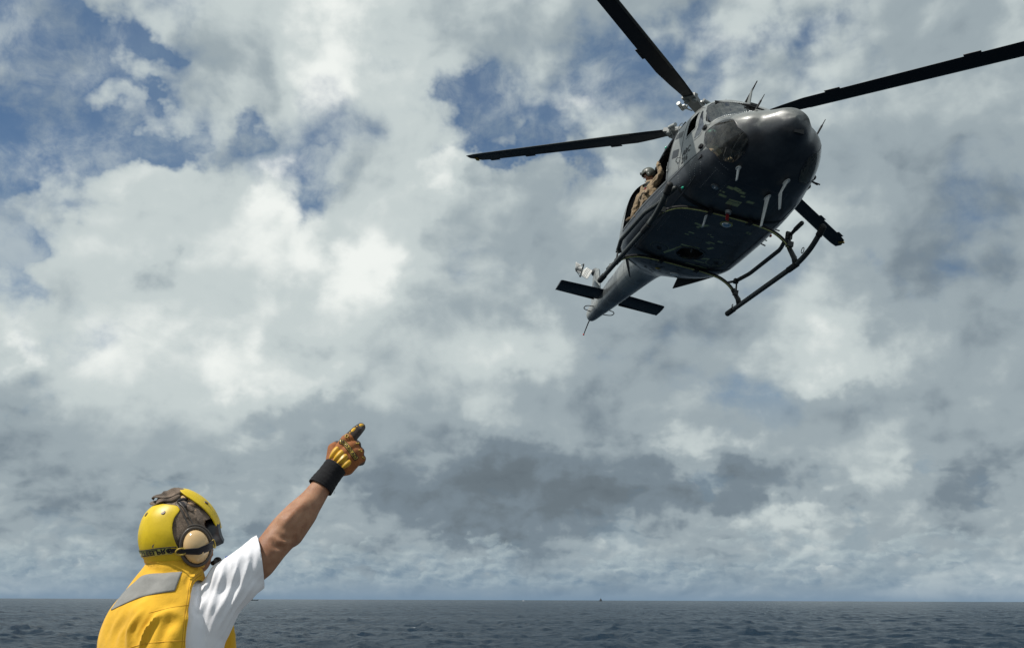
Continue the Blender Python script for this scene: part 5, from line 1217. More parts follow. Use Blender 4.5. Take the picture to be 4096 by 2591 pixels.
# left sleeve, arm lowered in front of the body
cap_mb(tm, ML(Vector((TX, 3.36, 7.36)) - TR_ * .150), .055, ML(Vector((TX, 3.36, 7.18)) - TR_ * .185 + TF * .03), .056)
shirt = remeshed(tm.V, tm.F, .0062, 't_shirt', HM['shirt'], man, 18)
folds(shirt, [([tuple(ML(q)) for q in pl], a_ * .62, w_ * 1.1) for pl, a_, w_ in (
    ([(-0.8522, 3.2900, 7.5480), (-0.8565, 3.2700, 7.4952), (-0.8689, 3.2600, 7.4309), (-0.8935, 3.2700, 7.3573)], .0085, .0065), ([(-0.8256, 3.3000, 7.5538), (-0.8246, 3.2800, 7.4956), (-0.8413, 3.2800, 7.4337), (-0.8734, 3.2900, 7.3673)], .0075, .0060), ([(-0.8068, 3.3100, 7.5385), (-0.8008, 3.3000, 7.4859), (-0.8150, 3.3100, 7.4445)], .006, .0060),
    ([(-0.9350, 3.2800, 7.5134), (-0.9358, 3.2500, 7.4649), (-0.9440, 3.2400, 7.4077), (-0.9466, 3.2400, 7.3450)], .007, .0075), ([(-0.8942, 3.2800, 7.5369), (-0.8921, 3.2500, 7.4778), (-0.9116, 3.2500, 7.4078), (-0.9298, 3.2500, 7.3261)], .0085, .0070), ([(-0.9579, 3.2500, 7.4776), (-0.9644, 3.2400, 7.4329), (-0.9654, 3.2400, 7.3824)], .006, .0065),
    ([(-0.8003, 3.3100, 7.4446), (-0.8260, 3.2900, 7.4057), (-0.8594, 3.2900, 7.3571), (-0.8884, 3.2900, 7.2876)], .008, .0065), ([(-0.8332, 3.2800, 7.4312), (-0.8683, 3.2700, 7.3700), (-0.8980, 3.2700, 7.3133), (-0.9115, 3.2700, 7.2534)], .007, .0065), ([(-0.8811, 3.2600, 7.4016), (-0.9061, 3.2500, 7.3387), (-0.9201, 3.2500, 7.2703)], .006, .0065), ([(-0.7874, 3.3100, 7.4706), (-0.8097, 3.3000, 7.4405), (-0.8369, 3.3000, 7.4121)], .0055, .0055),
    ([(-0.9257, 3.2400, 7.4077), (-0.9419, 3.2400, 7.3825), (-0.9563, 3.2400, 7.3674), (-0.9648, 3.2400, 7.3762)], .009, .0080), ([(-0.8732, 3.2800, 7.5240), (-0.8760, 3.2700, 7.4719), (-0.8873, 3.2600, 7.4143)], .0055, .0055), ([(-0.9149, 3.2800, 7.5290), (-0.9168, 3.2600, 7.4716), (-0.9286, 3.2500, 7.4078)], .006, .006), ([(-0.8110, 3.3000, 7.4989), (-0.8188, 3.3000, 7.4573), (-0.8377, 3.3000, 7.4237)], .005, .005))], CAML)
ripple(shirt, .006, 16, (-.35, .1, -1), 2)
# cut the sleeve mouth
def cut_open(o, pt, nrm, lim=None):
    bm = bmesh.new(); bm.from_mesh(o.data); geom = bm.verts[:] + bm.edges[:] + bm.faces[:]
    if lim: 
        c, r_ = lim; geom = [v for v in bm.verts if (v.co - Vector(c)).length < r_]; vs = set(geom); geom += [e for e in bm.edges if all(v in vs for v in e.verts)] + [f for f in bm.faces if all(v in vs for v in f.verts)]
    res = bmesh.ops.bisect_plane(bm, geom=geom, plane_co=Vector(pt), plane_no=Vector(nrm), clear_outer=True, clear_inner=False)
    bm.to_mesh(o.data); bm.free(); o.data.polygons.foreach_set('use_smooth', [True] * len(o.data.polygons))
cn = Vector((.93, .30, .20)).normalized(); cpt = ML((-0.8098, 3.3800, 7.5174))
cut_open(shirt, cpt, cn, (cpt + cn * .02, .20))
md = shirt.modifiers.new('t', 'SOLIDIFY'); md.thickness = .0035; md.offset = -1
# printed blue lettering along the shoulder top, seen edge on
m = MB()
for i, (a, b) in enumerate((((-0.8833, 3.3600, 7.5417), (-0.8780, 3.3600, 7.5444)), ((-0.9032, 3.3600, 7.5336), (-0.8952, 3.3600, 7.5363)), ((-0.9178, 3.3600, 7.5283), (-0.9111, 3.3600, 7.5296)))): m.tube([ML(a), ML(b)], .0022, 6)
m.build('shirt_print', simple('blue_print', (.03, .07, .35), .6), shirt)

# --- bare right arm, one continuous limb into the glove
arm = [((-0.8585, 3.3700, 7.4663), .050), ((-0.8121, 3.3850, 7.5122), .0535), ((-0.7787, 3.4050, 7.5643), .0525), ((-0.7442, 3.4300, 7.6165), .0560), ((-0.7112, 3.4550, 7.6628), .0540), ((-0.6782, 3.4900, 7.7166), .0425), ((-0.6491, 3.5200, 7.7728), .0355), ((-0.6167, 3.5450, 7.8282), .0330)]
acaps = [(ML(a), ra, ML(b), rb) for (a, ra), (b, rb) in zip(arm[:-1], arm[1:])]
acaps += [(ML((-0.7338, 3.4500, 7.6067)), .046, ML((-0.6869, 3.4800, 7.6746)), .036), (ML((-0.7355, 3.4100, 7.6358)), .042, ML((-0.6848, 3.4600, 7.7054)), .032)]
armo = body_from(acaps, .006, 'arm', HM['skin'], man, 16)
folds(armo, [([tuple(ML(q)) for q in pl], a_, w_) for pl, a_, w_ in (([(-0.7664, 3.3400, 7.5799), (-0.7515, 3.3400, 7.5599), (-0.7315, 3.3600, 7.5636)], -.0065, .008), ([(-0.7495, 3.3500, 7.6006), (-0.7273, 3.3600, 7.5838), (-0.7073, 3.3800, 7.5931)], -.005, .007), ([(-0.7461, 3.3600, 7.6215), (-0.7140, 3.3900, 7.6715), (-0.6824, 3.4300, 7.7167)], .0035, .010), ([(-0.7557, 3.3500, 7.5912), (-0.7353, 3.3500, 7.5711), (-0.7238, 3.3700, 7.5816)], .0045, .006), ([(-0.7300, 3.3700, 7.5924), (-0.6997, 3.4000, 7.6311), (-0.6754, 3.4400, 7.6827)], -.003, .008))], CAML)

# --- glove: wrist cuff, palm, four fingers and thumb
cuffp = [((-0.6547, 3.5200, 7.7670), .0415), ((-0.6461, 3.5250, 7.7820), .0405), ((-0.6316, 3.5350, 7.8065), .0375), ((-0.6141, 3.5450, 7.8355), .0370), ((-0.6091, 3.5480, 7.8433), .037)]
m = MB(); cp = catmull([tuple(ML(a)) + (r_,) for a, r_ in cuffp], 6); m.tube([c[:3] for c in cp], [c[3] * (1 + .012 * math.sin(i * 1.9)) for i, c in enumerate(cp)], 40, cap=False); co = m.build('glove_cuff', HM['cuff'], man, smooth=True); md = co.modifiers.new('t', 'SOLIDIFY'); md.thickness = .004; md.offset = -1
m = MB(); m.tube([ML((-0.6093, 3.5000, 7.7490)), ML((-0.6038, 3.5000, 7.7558)), ML((-0.6001, 3.5000, 7.7509)), ML((-0.6042, 3.5000, 7.7441))], .0006, 5); m.build('loose_thread', HM['cuff'], man)
hy = 3.555
G = []
def gseg(*p): 
    for (a, ra), (b, rb) in zip(p[:-1], p[1:]): G.append((ML(a), ra, ML(b), rb))
W0 = ((-0.6179, 3.5600, 7.8392), .034)
gseg(W0, ((-0.6107, 3.5650, 7.8800), .026), ((-0.5820, 3.5700, 7.9373), .0205)); gseg(W0, ((-0.5914, 3.5600, 7.8713), .028), ((-0.5632, 3.5600, 7.9117), .0205)); gseg(W0, ((-0.5787, 3.5600, 7.8554), .028), ((-0.5502, 3.5600, 7.8916), .020)); gseg(W0, ((-0.5736, 3.5700, 7.8406), .026), ((-0.5424, 3.5750, 7.8675), .0185))
gseg(((-0.6119, 3.5800, 7.8538), .033), ((-0.5786, 3.5900, 7.8835), .034), ((-0.5644, 3.6000, 7.8930), .030))
gseg(((-0.6302, 3.5900, 7.8631), .024), ((-0.6331, 3.6100, 7.9145), .0195), ((-0.6238, 3.6300, 7.9298), .015), ((-0.6058, 3.6450, 7.9320), .0125))           # thumb folded over behind the palm
gseg(((-0.5794, 3.5720, 7.9397), .0195), ((-0.5686, 3.5750, 7.9453), .0220), ((-0.5506, 3.6000, 7.9738), .0200), ((-0.5407, 3.6350, 7.9946), .0165))      # index, pointing
gseg(((-0.5645, 3.5620, 7.9119), .0200), ((-0.5447, 3.5750, 7.9230), .0160), ((-0.5478, 3.6200, 7.9122), .0145), ((-0.5633, 3.6300, 7.9053), .012))      # middle, curled
gseg(((-0.5505, 3.5620, 7.8918), .0190), ((-0.5316, 3.5750, 7.8994), .0155), ((-0.5366, 3.6200, 7.8897), .013), ((-0.5522, 3.6300, 7.8849), .012))
gseg(((-0.5424, 3.5750, 7.8685), .0180), ((-0.5244, 3.5880, 7.8753), .0135), ((-0.5313, 3.6250, 7.8679), .0115), ((-0.5479, 3.6350, 7.8651), .011))
glv = body_from(G, .0036, 'glove', HM['glovebrown'], man, 3)
# darker fabric on the fingers
gm = glv.data; gm.materials.append(HM['gloveblack']); Cg = get_co(gm)
mi = np.zeros(len(gm.polygons), int)
fx = [ML((-0.5825, 3.5700, 7.9475)), ML((-0.5339, 3.6400, 8.0021))]; fdir = (fx[1] - fx[0]).normalized()
for p in gm.polygons:
    c = p.center
    t = (c - fx[0]).dot(fdir)
    if t > .004: mi[p.index] = 1
    for q in ((-0.5431, 3.6000, 7.9175), (-0.5299, 3.6000, 7.8931), (-0.5228, 3.6000, 7.8708)):
        if (c - ML(q)).length < .0165: mi[p.index] = 1
gm.polygons.foreach_set('material_index', mi.astype(np.int32))
GB = BVHTree.FromObject(glv, bpy.context.evaluated_depsgraph_get())
CAML = ML((0, 0, CAM_Z))
def on_glove(p, off=.001):
    p = ML(p); d = (p - CAML).normalized(); h = GB.ray_cast(CAML, d)
    return (h[0] + h[1] * off, h[1]) if h[0] else (p, -d)
def pad(name, a, b, wa, wb, h, mat, n=8, m_=6):
    """raised moulded rib lying on the back of the glove from a to b"""
    V = []; F = []
    A = Vector(a); B = Vector(b)
    side = (B - A).normalized().cross((MO + CAML - A).normalized())
    for i in range(n + 1):
        t = i / n; w = lerp(wa, wb, t) * (math.sin(math.pi * min(1, max(.0, t * .92 + .04))) ** .45)
        for k in range(m_ + 1):
            s_ = -1 + 2 * k / m_; p = A.lerp(B, t) + side * s_ * w; q, nn = on_glove(p, .0006); V.append(q + nn * h * (1 - abs(s_) ** 1.15) * (math.sin(math.pi * (t * .9 + .05)) ** .5))
    for i in range(n):
        for k in range(m_): q = i * (m_ + 1) + k; F.append((q, q + 1, q + m_ + 2, q + m_ + 1))
    return mesh_obj(name, V, F, mat, man)
for a, b, wa, wb in (((-0.6318, 3.5500, 7.8699), (-0.6047, 3.5500, 7.9105), .0070, .0125), ((-0.6178, 3.5500, 7.8629), (-0.5881, 3.5500, 7.8981), .0078, .0140), ((-0.6069, 3.5500, 7.8510), (-0.5724, 3.5500, 7.8831), .0078, .0145), ((-0.5960, 3.5500, 7.8331), (-0.5599, 3.5500, 7.8631), .0075, .0135)): pad('knuckle_pad', a, b, wa, wb, .0085, HM['gold'], 10, 8)
# knuckle band with lettering
def band(name, pts, w, h, mat, off=.001, n=None, taper=False):
    V = []; F = []; m_ = 4; n = len(pts) - 1
    for i, p in enumerate(pts):
        a = Vector(pts[max(0, i - 1)]); b = Vector(pts[min(n, i + 1)]); side = (b - a).normalized().cross((MO + CAML - a).normalized())
        for k in range(m_ + 1): s_ = -1 + 2 * k / m_; q, nn = on_glove(Vector(p) + side * s_ * w, off); V.append(q + nn * h * (1 - s_ ** 4))
    for i in range(n):
        for k in range(m_): q = i * (m_ + 1) + k; F.append((q, q + 1, q + m_ + 2, q + m_ + 1))
    return mesh_obj(name, V, F, mat, man)
kb = catmull([(-0.6006, 3.5500, 7.9302), (-0.5864, 3.5500, 7.9262), (-0.5674, 3.5500, 7.9062), (-0.5525, 3.5500, 7.8862), (-0.5387, 3.5500, 7.8682)], 5)
band('knuckle_band_border', kb,   .0088, .0018, HM['gloveblack']); band('knuckle_band', kb[1:-1], .0075, .0036, HM['goldflat'])
Vt, Ft = text_mesh('IRONCLAD', .0145, 0, .0003); xs_ = [v.x for v in Vt]; wt_ = max(xs_); L_ = []; acc = [0]
for i in range(1, len(kb)): acc.append(acc[-1] + (Vector(kb[i]) - Vector(kb[i - 1])).length)
W_ = []
for v in Vt:
    t = (.06 + .86 * v.x / wt_) * acc[-1]; i = min(len(kb) - 2, int(np.searchsorted(acc, t)) - 1); i = max(0, i); f_ = (t - acc[i]) / (acc[i + 1] - acc[i]); p = Vector(kb[i]).lerp(Vector(kb[i + 1]), f_)
    side = (Vector(kb[i + 1]) - Vector(kb[i])).normalized().cross((MO + CAML - p).normalized()); q, nn = on_glove(p - side * (v.y - .005) , .0052); W_.append(q)
mesh_obj('glove_lettering', W_, Ft, HM['gloveblack'], man, smooth=False)
# moulded pads along the index finger and the curled fingers
def dotpad(c, rx, name='finger_pad', mat=None, h=.0025):
    q, nn = on_glove(c, 0.0); M = nn.to_track_quat('Z', 'Y').to_matrix(); m = MB(); m.ell(q + nn * .0005, (rx, rx * .8, h), 14, 8, M); return m.build(name, mat or HM['gold'], man, smooth=True)
pad('finger_pad', (-0.5699, 3.6000, 7.9727), (-0.5552, 3.6000, 7.9867), .0048, .0048, .003, HM['gold'], 5, 4); pad('finger_pad', (-0.5434, 3.6000, 7.9965), (-0.5270, 3.6000, 7.9965), .0052, .0045, .003, HM['gold'], 5, 4)
dotpad((-0.5706, 3.5800, 7.9650), .004); dotpad((-0.5499, 3.6000, 7.9903), .0035)
q, nn = on_glove((-0.5812, 3.5800, 7.9527), .002); Mq = nn.to_track_quat('Z', 'Y').to_matrix(); m = MB(); m.tube([q + Mq @ Vector((.0052 * math.cos(a), .0068 * math.sin(a), 0)) for a in np.linspace(0, 2 * math.pi, 15)], .0018, 6, False); m.build('finger_ring_pad', HM['goldflat'], man, smooth=True)
for c in ((-0.5442, 3.5700, 7.9263), (-0.5375, 3.5700, 7.9270), (-0.5331, 3.5700, 7.9031), (-0.5262, 3.5700, 7.8987), (-0.5220, 3.5700, 7.8785), (-0.5168, 3.5700, 7.8749)): dotpad(c, .0038, mat=HM['goldflat'])

# --- neck, head and face
HC = Vector((-1.0739, 3.3850, 7.5840)) - MO
phi = R(52); pit = R(17)
HF_ = Vector((math.sin(phi) * math.cos(pit), math.cos(phi) * math.cos(pit), math.sin(pit)))
HUP = Vector((-math.sin(phi) * math.sin(pit) - .05, -math.cos(phi) * math.sin(pit), math.cos(pit))).normalized()
P, Fw, Rt, Up2 = head_parts(man, HC, HF_, HUP, HM['skin'], 1.0)
M3 = Matrix((Fw, Rt, Up2)).transposed()
m = MB(); m.ell(P(.104, .0, -.098), (.013, .018, .012), 12, 8, M3); m.tube([P(.104, .0, -.098), P(.075, .03, -.10)], .008, 8); m.build('boom_microphone', HM['hair'], man, smooth=True)
HR = Vector((.112, .094, .116))
def hp(az, el, off=0.0, c=(0, 0, .012)):
    """helmet surface: azimuth from the back of the head towards the right ear, elevation"""
    a = R(az); e = R(el); v = Vector((-(HR.x + off) * math.cos(a) * math.cos(e), (HR.y + off) * math.sin(a) * math.cos(e), (HR.z + off) * math.sin(e)))
    return HC + M3 @ (v + Vector(c))
def shell(name, rows, off, mat, nk=28, thick=.004, sub=3, asym=None):
    rows = catmull(rows, sub); V = []; F = []
    for r_ in rows:
        el, a0, a1 = r_[0], r_[1], r_[2]; o_ = r_[3] if len(r_) > 3 else off
        for k in range(nk + 1): V.append(hp(lerp(a0, a1, k / nk), el, o_))
    for i in range(len(rows) - 1):
        for k in range(nk): q = i * (nk + 1) + k; F.append((q, q + 1, q + nk + 2, q + nk + 1))
    o = mesh_obj(name, V, F, mat, man)
    bm = bmesh.new(); bm.from_mesh(o.data); bmesh.ops.recalc_face_normals(bm, faces=bm.faces)
    if sum(f.normal.dot(f.calc_center_median() - HC) for f in bm.faces) < 0: bmesh.ops.reverse_faces(bm, faces=bm.faces)
    bm.to_mesh(o.data); bm.free()
    if thick: md = o.modifiers.new('t', 'SOLIDIFY'); md.thickness = thick; md.offset = 1; bv = o.modifiers.new('b', 'BEVEL'); bv.width = .0012; bv.segments = 2; bv.limit_method = 'ANGLE'
    return o
# cloth skull cap under the shells
capV = []; capF = []
for i in range(25):
    for k in range(48): capV.append(hp(360 * k / 48, lerp(-42, 90, i / 24), .013))
for i in range(24):
    for k in range(48): capF.append((i * 48 + k, i * 48 + (k + 1) % 48, (i + 1) * 48 + (k + 1) % 48, (i + 1) * 48 + k))
capF = [f for f in capF if not (70 < 0)]
def face_open(f):
    c = sum((Vector(capV[i]) for i in f), Vector()) / 4 - HC; return c.dot(Fw) > .05 and c.dot(Up2) < .045
capo = mesh_obj('cloth_cap', capV, [f for f in capF if not face_open(f)], HM['browncloth'], man); ripple(capo, .007, 34, (0, 0, 1), 4)
shell('helmet_back_shell', [(-58, -44, 46, .004), (-50, -58, 58, .010), (-40, -72, 72, .013), (-28, -74, 73, .014), (-19, -70, 68, .014), (-4, -64, 64, .014), (14, -63, 64, .014), (28, -68, 70, .014), (38, -80, 82, .015), (46, -76, 78, .015), (54, -58, 60, .014), (61, -38, 38, .012)], .02, HM['shell'], 36, .0045)
shell('helmet_front_shell', [(-4, 134, 226, .018), (16, 127, 233, .019), (32, 119, 241, .021), (46, 111, 249, .024), (58, 105, 255, .028), (68, 106, 254, .032), (77, 118, 242, .034)], .026, HM['shell'], 32, .0045)
shell('front_shell_liner', [(4, 142, 218, .010), (30, 130, 230, .011), (50, 120, 240, .014), (64, 116, 244, .018)], .012, HM['cup'], 24, .006)
def snap(az, el, off=.0185, r_=.0085):
    q = hp(az, el, off); nn = (q - HC).normalized(); m = MB(); m.disc(q, r_, nn, .003, 18, r_ * .86); return m.build('snap', HM['brownsnap'], man, auto=40)
for az_, el_ in ((52, 40), (6, 44), (-44, 40), (58, -38), (-6, -47), (-56, -38)): snap(az_, el_)
snap(138, 36, .0265); snap(222, 36, .0265)
# ruffled mesh flap on top, webbing and elastic between the shells
V = []; F = []; nu, nv = 26, 12
for i in range(nu + 1):
    for j in range(nv + 1):
        az_ = lerp(-38, 96, i / nu); el_ = lerp(60, 84, j / nv); V.append(hp(az_, el_, .020 + .004 * math.sin(i * .5 + j * .4) + .003 * math.sin(j * 1.1 + i * .25)))
for i in range(nu):
    for j in range(nv): q = i * (nv + 1) + j; F.append((q, q + 1, q + nv + 2, q + nv + 1))
o = mesh_obj('cloth_flap', V, F, HM['browncloth'], man); md = o.modifiers.new('t', 'SOLIDIFY'); md.thickness = .004
V = []; F = []
for i in range(21):
    t = i / 20
    for j in range(6): V.append(hp(lerp(-30, 130, t), lerp(66, 82, j / 5), .029 + .004 * math.sin(t * 9) + .005 * math.sin(j * .9 + t * 6) + .006 * (j / 5) ** 2))
for i in range(20):
    for j in range(5): q = i * 6 + j; F.append((q, q + 1, q + 7, q + 6))
o = mesh_obj('cloth_flap', V, F, HM['browncloth'], man); md = o.modifiers.new('t', 'SOLIDIFY'); md.thickness = .003
for az0, el0, az1, el1, o0, r_, mt in ((80, 54, 90, 4, .016, .0045, 'cupring'), (86, 58, 96, 6, .016, .004, 'cupring'), (98, 66, 93, 22, .009, .014, 'browncloth'), (117, 60, 112, 18, .006, .011, 'browncloth')):
    for sg in (1, -1):
        m = MB(); m.tube(catmull([tuple(hp(sg * lerp(az0, az1, t), lerp(el0, el1, t), o0 + .004 * math.sin(t * 6))) for t in (0, .33, .66, 1)], 4), r_, 8, flat=.5); m.build('webbing', HM[mt], man, smooth=True)
# padding and cloth bunched between the shells; black lumps stand for the shaded cavity
for az_, el_, of_, rx, ry, rz_, mt in ((108, 60, .016, .020, .010, .007, 'cup'), (118, 52, .012, .008, .020, .007, 'cup'), (112, 47, .010, .012, .016, .008, 'tancloth'), (100, 40, .010, .010, .022, .007, 'browncloth'), (108, 30, .008, .012, .018, .007, 'tancloth'), (98, 56, .016, .020, .009, .008, 'blackband'), (104, 20, .008, .009, .018, .007, 'browncloth'), (92, 48, .014, .008, .020, .006, 'blackband'), (114, 20, .006, .008, .022, .006, 'tancloth')):
    for sg in (1, -1):
        q = hp(sg * az_, el_, of_); nn = (q - HC).normalized(); u_ = (Up2 - nn * Up2.dot(nn)).normalized(); Mq = Matrix((nn.cross(u_), u_, nn)).transposed()
        m = MB(); m.ell(q, (rx, ry, rz_), 16, 10, Mq); pd_ = m.build('padding_and_gap_shade', HM[mt], man, smooth=True); ripple(pd_, .004, 60, (0, 0, 1), az_)
# ear cups
for sg in (1, -1):
    ec = hp(sg * 92, -20, .010); nn = (M3 @ Vector((-.10, sg, -.06))).normalized(); Mq = Matrix((Fw, nn.cross(Fw).normalized() * sg, nn)).transposed()
    zc = nn; xc = (Fw - zc * Fw.dot(zc)).normalized(); yc = zc.cross(xc); Mq = Matrix((xc, yc, zc)).transposed()
    m = MB(); ring_ = [ec + Mq @ Vector((.047 * math.cos(a), .059 * math.sin(a), .006)) for a in np.linspace(0, 2 * math.pi, 33)]; m.tube(ring_, .0062, 10, False); m.build('ear_cup_seal', HM['cupring'], man, smooth=True)
    m = MB(); m.ell(ec + nn * .010, (.041, .053, .034), 32, 20, Mq); m.build('ear_cup', HM['cup'], man, smooth=True)
    m = MB(); arc = [ec + Mq @ Vector((.056 * math.cos(a), .068 * math.sin(a), .004)) for a in (np.linspace(-.2, 2.7, 18))]; m.tube(arc, .004, 8); m.build('ear_cup_wire', HM['metal'] if False else HM['cupring'], man, smooth=True)
# goggle strap: olive with black lettering at the back, black elastic over the ear cups
def strap_pt(t):
    """t 0 = middle of the back, 1 = goggles, right side"""
    az_ = lerp(-4, 150, t); el_ = np.interp(t, [0, .25, .42, .6, .8, 1], [-10, -12, -15, -20, -18, -13]); off_ = np.interp(t, [0, .3, .40, .5, .60, .68, .78, 1], [.020, .0205, .024, .045, .055, .053, .036, .022]); return az_, el_, off_
def strap_mesh(name, t0, t1, w, mat, n=40, sg=1, lift=0):
    V = []; F = []
    for i in range(n + 1):
        az_, el_, off_ = strap_pt(lerp(t0, t1, i / n)); ww = w if np.isscalar(w) else np.interp(i / n, [0, 1], w)
        for j in range(4):
            V.append(hp(sg * az_, el_ + lerp(-ww, ww, j / 3), off_ + lift))
    for i in range(n):
        for j in range(3): q = i * 4 + j; F.append((q, q + 1, q + 5, q + 4))
    o = mesh_obj(name, V, F, mat, man); md = o.modifiers.new('t', 'SOLIDIFY'); md.thickness = .002; md.offset = 0; return o
strap_mesh('goggle_strap', -.22, .40, 4.6, HM['strapband']); strap_mesh('goggle_strap_elastic', .36, .78, (2.4, 4.8), HM['blackband']); strap_mesh('goggle_strap_elastic', .26, .66, 4.6, HM['blackband'], sg=-1)
m = MB(); m.tube([hp(*strap_pt(t)[:1], strap_pt(t)[1] + 5.0, strap_pt(t)[2] + .001) for t in np.linspace(-.2, .45, 24)], .0015, 6); m.build('helmet_edge_cord', HM['blackband'], man, smooth=True)
Vt, Ft = text_mesh('STEELPRO', .0225, 0, .0008); mx_ = max(v.x for v in Vt); W_ = []
for v in Vt:      # the strap is worn upside down, so its print reads flipped top to bottom
    az_, el_, off_ = strap_pt(lerp(.035, .42, v.x / mx_)); W_.append(hp(az_, el_ + (.0085 - v.y) * 440 * .95, off_ + .0035))
mesh_obj('strap_lettering', W_, Ft, HM['blackband'], man, smooth=False)
for t in (.475,):
    az_, el_, off_ = strap_pt(t); q = hp(az_, el_, off_ + .003); nn = (q - HC).normalized(); zc = nn; xc = (Fw - zc * Fw.dot(zc)).normalized(); yc = zc.cross(xc); Mq = Matrix((xc, yc, zc)).transposed()
    m = MB(); m.tube([q + Mq @ Vector((.016 * math.cos(a), .0105 * math.sin(a), 0)) for a in np.linspace(0, 2 * math.pi, 21)], .0026, 6, False); m.build('strap_buckle', HM['goldflat'], man, smooth=True)
az_, el_, off_ = strap_pt(.76); q = hp(az_, el_, off_ + .002); m = MB(); m.tube([q + M3 @ Vector((.004 * math.cos(a), 0, .013 * math.sin(a))) for a in np.linspace(0, 2 * math.pi, 15)], .0022, 6, False); m.build('strap_buckle', HM['goldflat'], man, smooth=True)
# goggles: soft frame standing off the face with its lens
V = []; F = []; nk = 26; prof = [(.0, 1.0), (.030, 1.04), (.046, .98), (.050, .80)]
for j, (d_, s_) in enumerate(prof):
    for k in range(nk):
        a = 2 * math.pi * k / nk; y = .088 * s_ * math.copysign(abs(math.cos(a)) ** .7, math.cos(a)); z = .040 * s_ * math.copysign(abs(math.sin(a)) ** .75, math.sin(a)); V.append(P(.080 + d_ - 5.0 * y * y, y, -.006 + z))
for j in range(len(prof) - 1):
    for k in range(nk): F.append((j * nk + k, j * nk + (k + 1) % nk, (j + 1) * nk + (k + 1) % nk, (j + 1) * nk + k))
o = mesh_obj('goggle_frame', V, F, HM['goggle'], man); md = o.modifiers.new('t', 'SOLIDIFY'); md.thickness = .004; md.offset = -1
mesh_obj('goggle_lens', V[-nk:], [tuple(range(nk))], HM['visor'], man, smooth=False)

# --- float vest over the shirt
vr = [(z, cx, cy, lat, dep, e) for z, cx, cy, lat, dep, e in ROWS]
vr = [(z + .008 if z > 7.38 else z, cx, cy, lat + (.017 if z > 7.4 else .024), dep + (.018 if z > 7.4 else .030), e) for z, cx, cy, lat, dep, e in vr][:9] + [(7.500, TX + .018, 3.375, .094, .084, 2.0), (7.515, TX + .02, 3.378, .091, .082, 2.0)]
V, F = torso_rings(0.0, interp_rows(vr, 4)); tmp = MB(); tmp.add(V, F)
vest = remeshed(tmp.V, tmp.F, .0065, 'float_vest', HM['vest'], man, 3)
folds(vest, [([tuple(ML(q)) for q in pl], a_, w_) for pl, a_, w_ in (
    ([(-1.0661, 3.2000, 7.3501), (-1.0941, 3.2000, 7.3083), (-1.1145, 3.2000, 7.2558)], .013, .008), ([(-1.1181, 3.2000, 7.3574), (-1.1452, 3.2000, 7.3081), (-1.1466, 3.2000, 7.2593)], .009, .010), ([(-0.9862, 3.2000, 7.3455), (-1.0283, 3.2000, 7.3577), (-1.0658, 3.2000, 7.3477)], .007, .016), ([(-0.9674, 3.2000, 7.3209), (-0.9707, 3.2000, 7.2842), (-0.9802, 3.2000, 7.2478)], -.006, .012),
    ([(-0.9739, 3.2000, 7.4261), (-0.9701, 3.2000, 7.4575), (-0.9491, 3.2000, 7.4852)], .008, .006), ([(-1.1553, 3.2000, 7.3449), (-1.1835, 3.2000, 7.3080), (-1.1949, 3.2000, 7.2592)], -.006, .014), ([(-1.0266, 3.2000, 7.3392), (-1.0419, 3.2000, 7.2962), (-1.0463, 3.2000, 7.2475)], -.007, .014), ([(-1.1288, 3.2500, 7.4898), (-1.0816, 3.2500, 7.4772), (-1.0161, 3.2500, 7.4812)], -.006, .012))], CAML)
ripple(vest, .010, 9, (.5, .2, .6), 6)
def cut_with(o, cutter_mb, name='cut'):
    c = cutter_mb.build(name, None, None); c.parent = man
    md = o.modifiers.new('bool', 'BOOLEAN'); md.operation = 'DIFFERENCE'; md.object = c; md.solver = 'EXACT'
    dg = bpy.context.evaluated_depsgraph_get(); dg.update(); me = bpy.data.meshes.new_from_object(o.evaluated_get(dg)); o.modifiers.clear(); old = o.data; o.data = me; me.name = o.name
    bpy.data.objects.remove(c)
# open at the bottom and inside: hollow with a slightly smaller copy
inner = [(z - (.0 if i else .05), cx, cy, lat - .012, dep - .012, e) for i, (z, cx, cy, lat, dep, e) in enumerate(vr)]; inner[-1] = (7.60,) + inner[-1][1:4] + inner[-1][4:]
V, F = torso_rings(0.0, interp_rows(inner, 3)); cm = MB(); cm.add(V, F); cut_with(vest, cm)
def armhole(sg):
    cm = MB(); c = Vector((TX + .0, 3.36, 7.225)) + TR_ * sg * .10 + TF * .045; V = []; F = []; n = 48
    for d_, k_ in ((0.0, .94), (.16, 1.04)):
        for q in range(n):
            a = 2 * math.pi * q / n; u = .090 * math.cos(a); v = (.243 if math.sin(a) > 0 else .15) * math.sin(a)
            V.append(ML(c + TR_ * sg * d_ + TF * u * k_ + Vector((0, 0, 1)) * v * k_))
    for q in range(n): F.append((q, (q + 1) % n, n + (q + 1) % n, n + q))
    F.append(tuple(range(n))); F.append(tuple(n + q for q in range(n))); cm.add(V, F); return cm
for sg in (1, -1): cut_with(vest, armhole(sg))
vest.data.polygons.foreach_set('use_smooth', [True] * len(vest.data.polygons)); sharp_by_angle(vest.data, 50)
vest.data.materials.clear(); vest.data.materials.append(HM['vest'])
dg = bpy.context.evaluated_depsgraph_get(); dg.update(); VB = BVHTree.FromPolygons([v.co.copy() for v in vest.data.vertices], [tuple(p.vertices) for p in vest.data.polygons])
def on_vest(p, off=.002):
    p = ML(p); d = (p - CAML).normalized(); h = VB.ray_cast(CAML, d); return (h[0] + h[1] * off) if h[0] else p
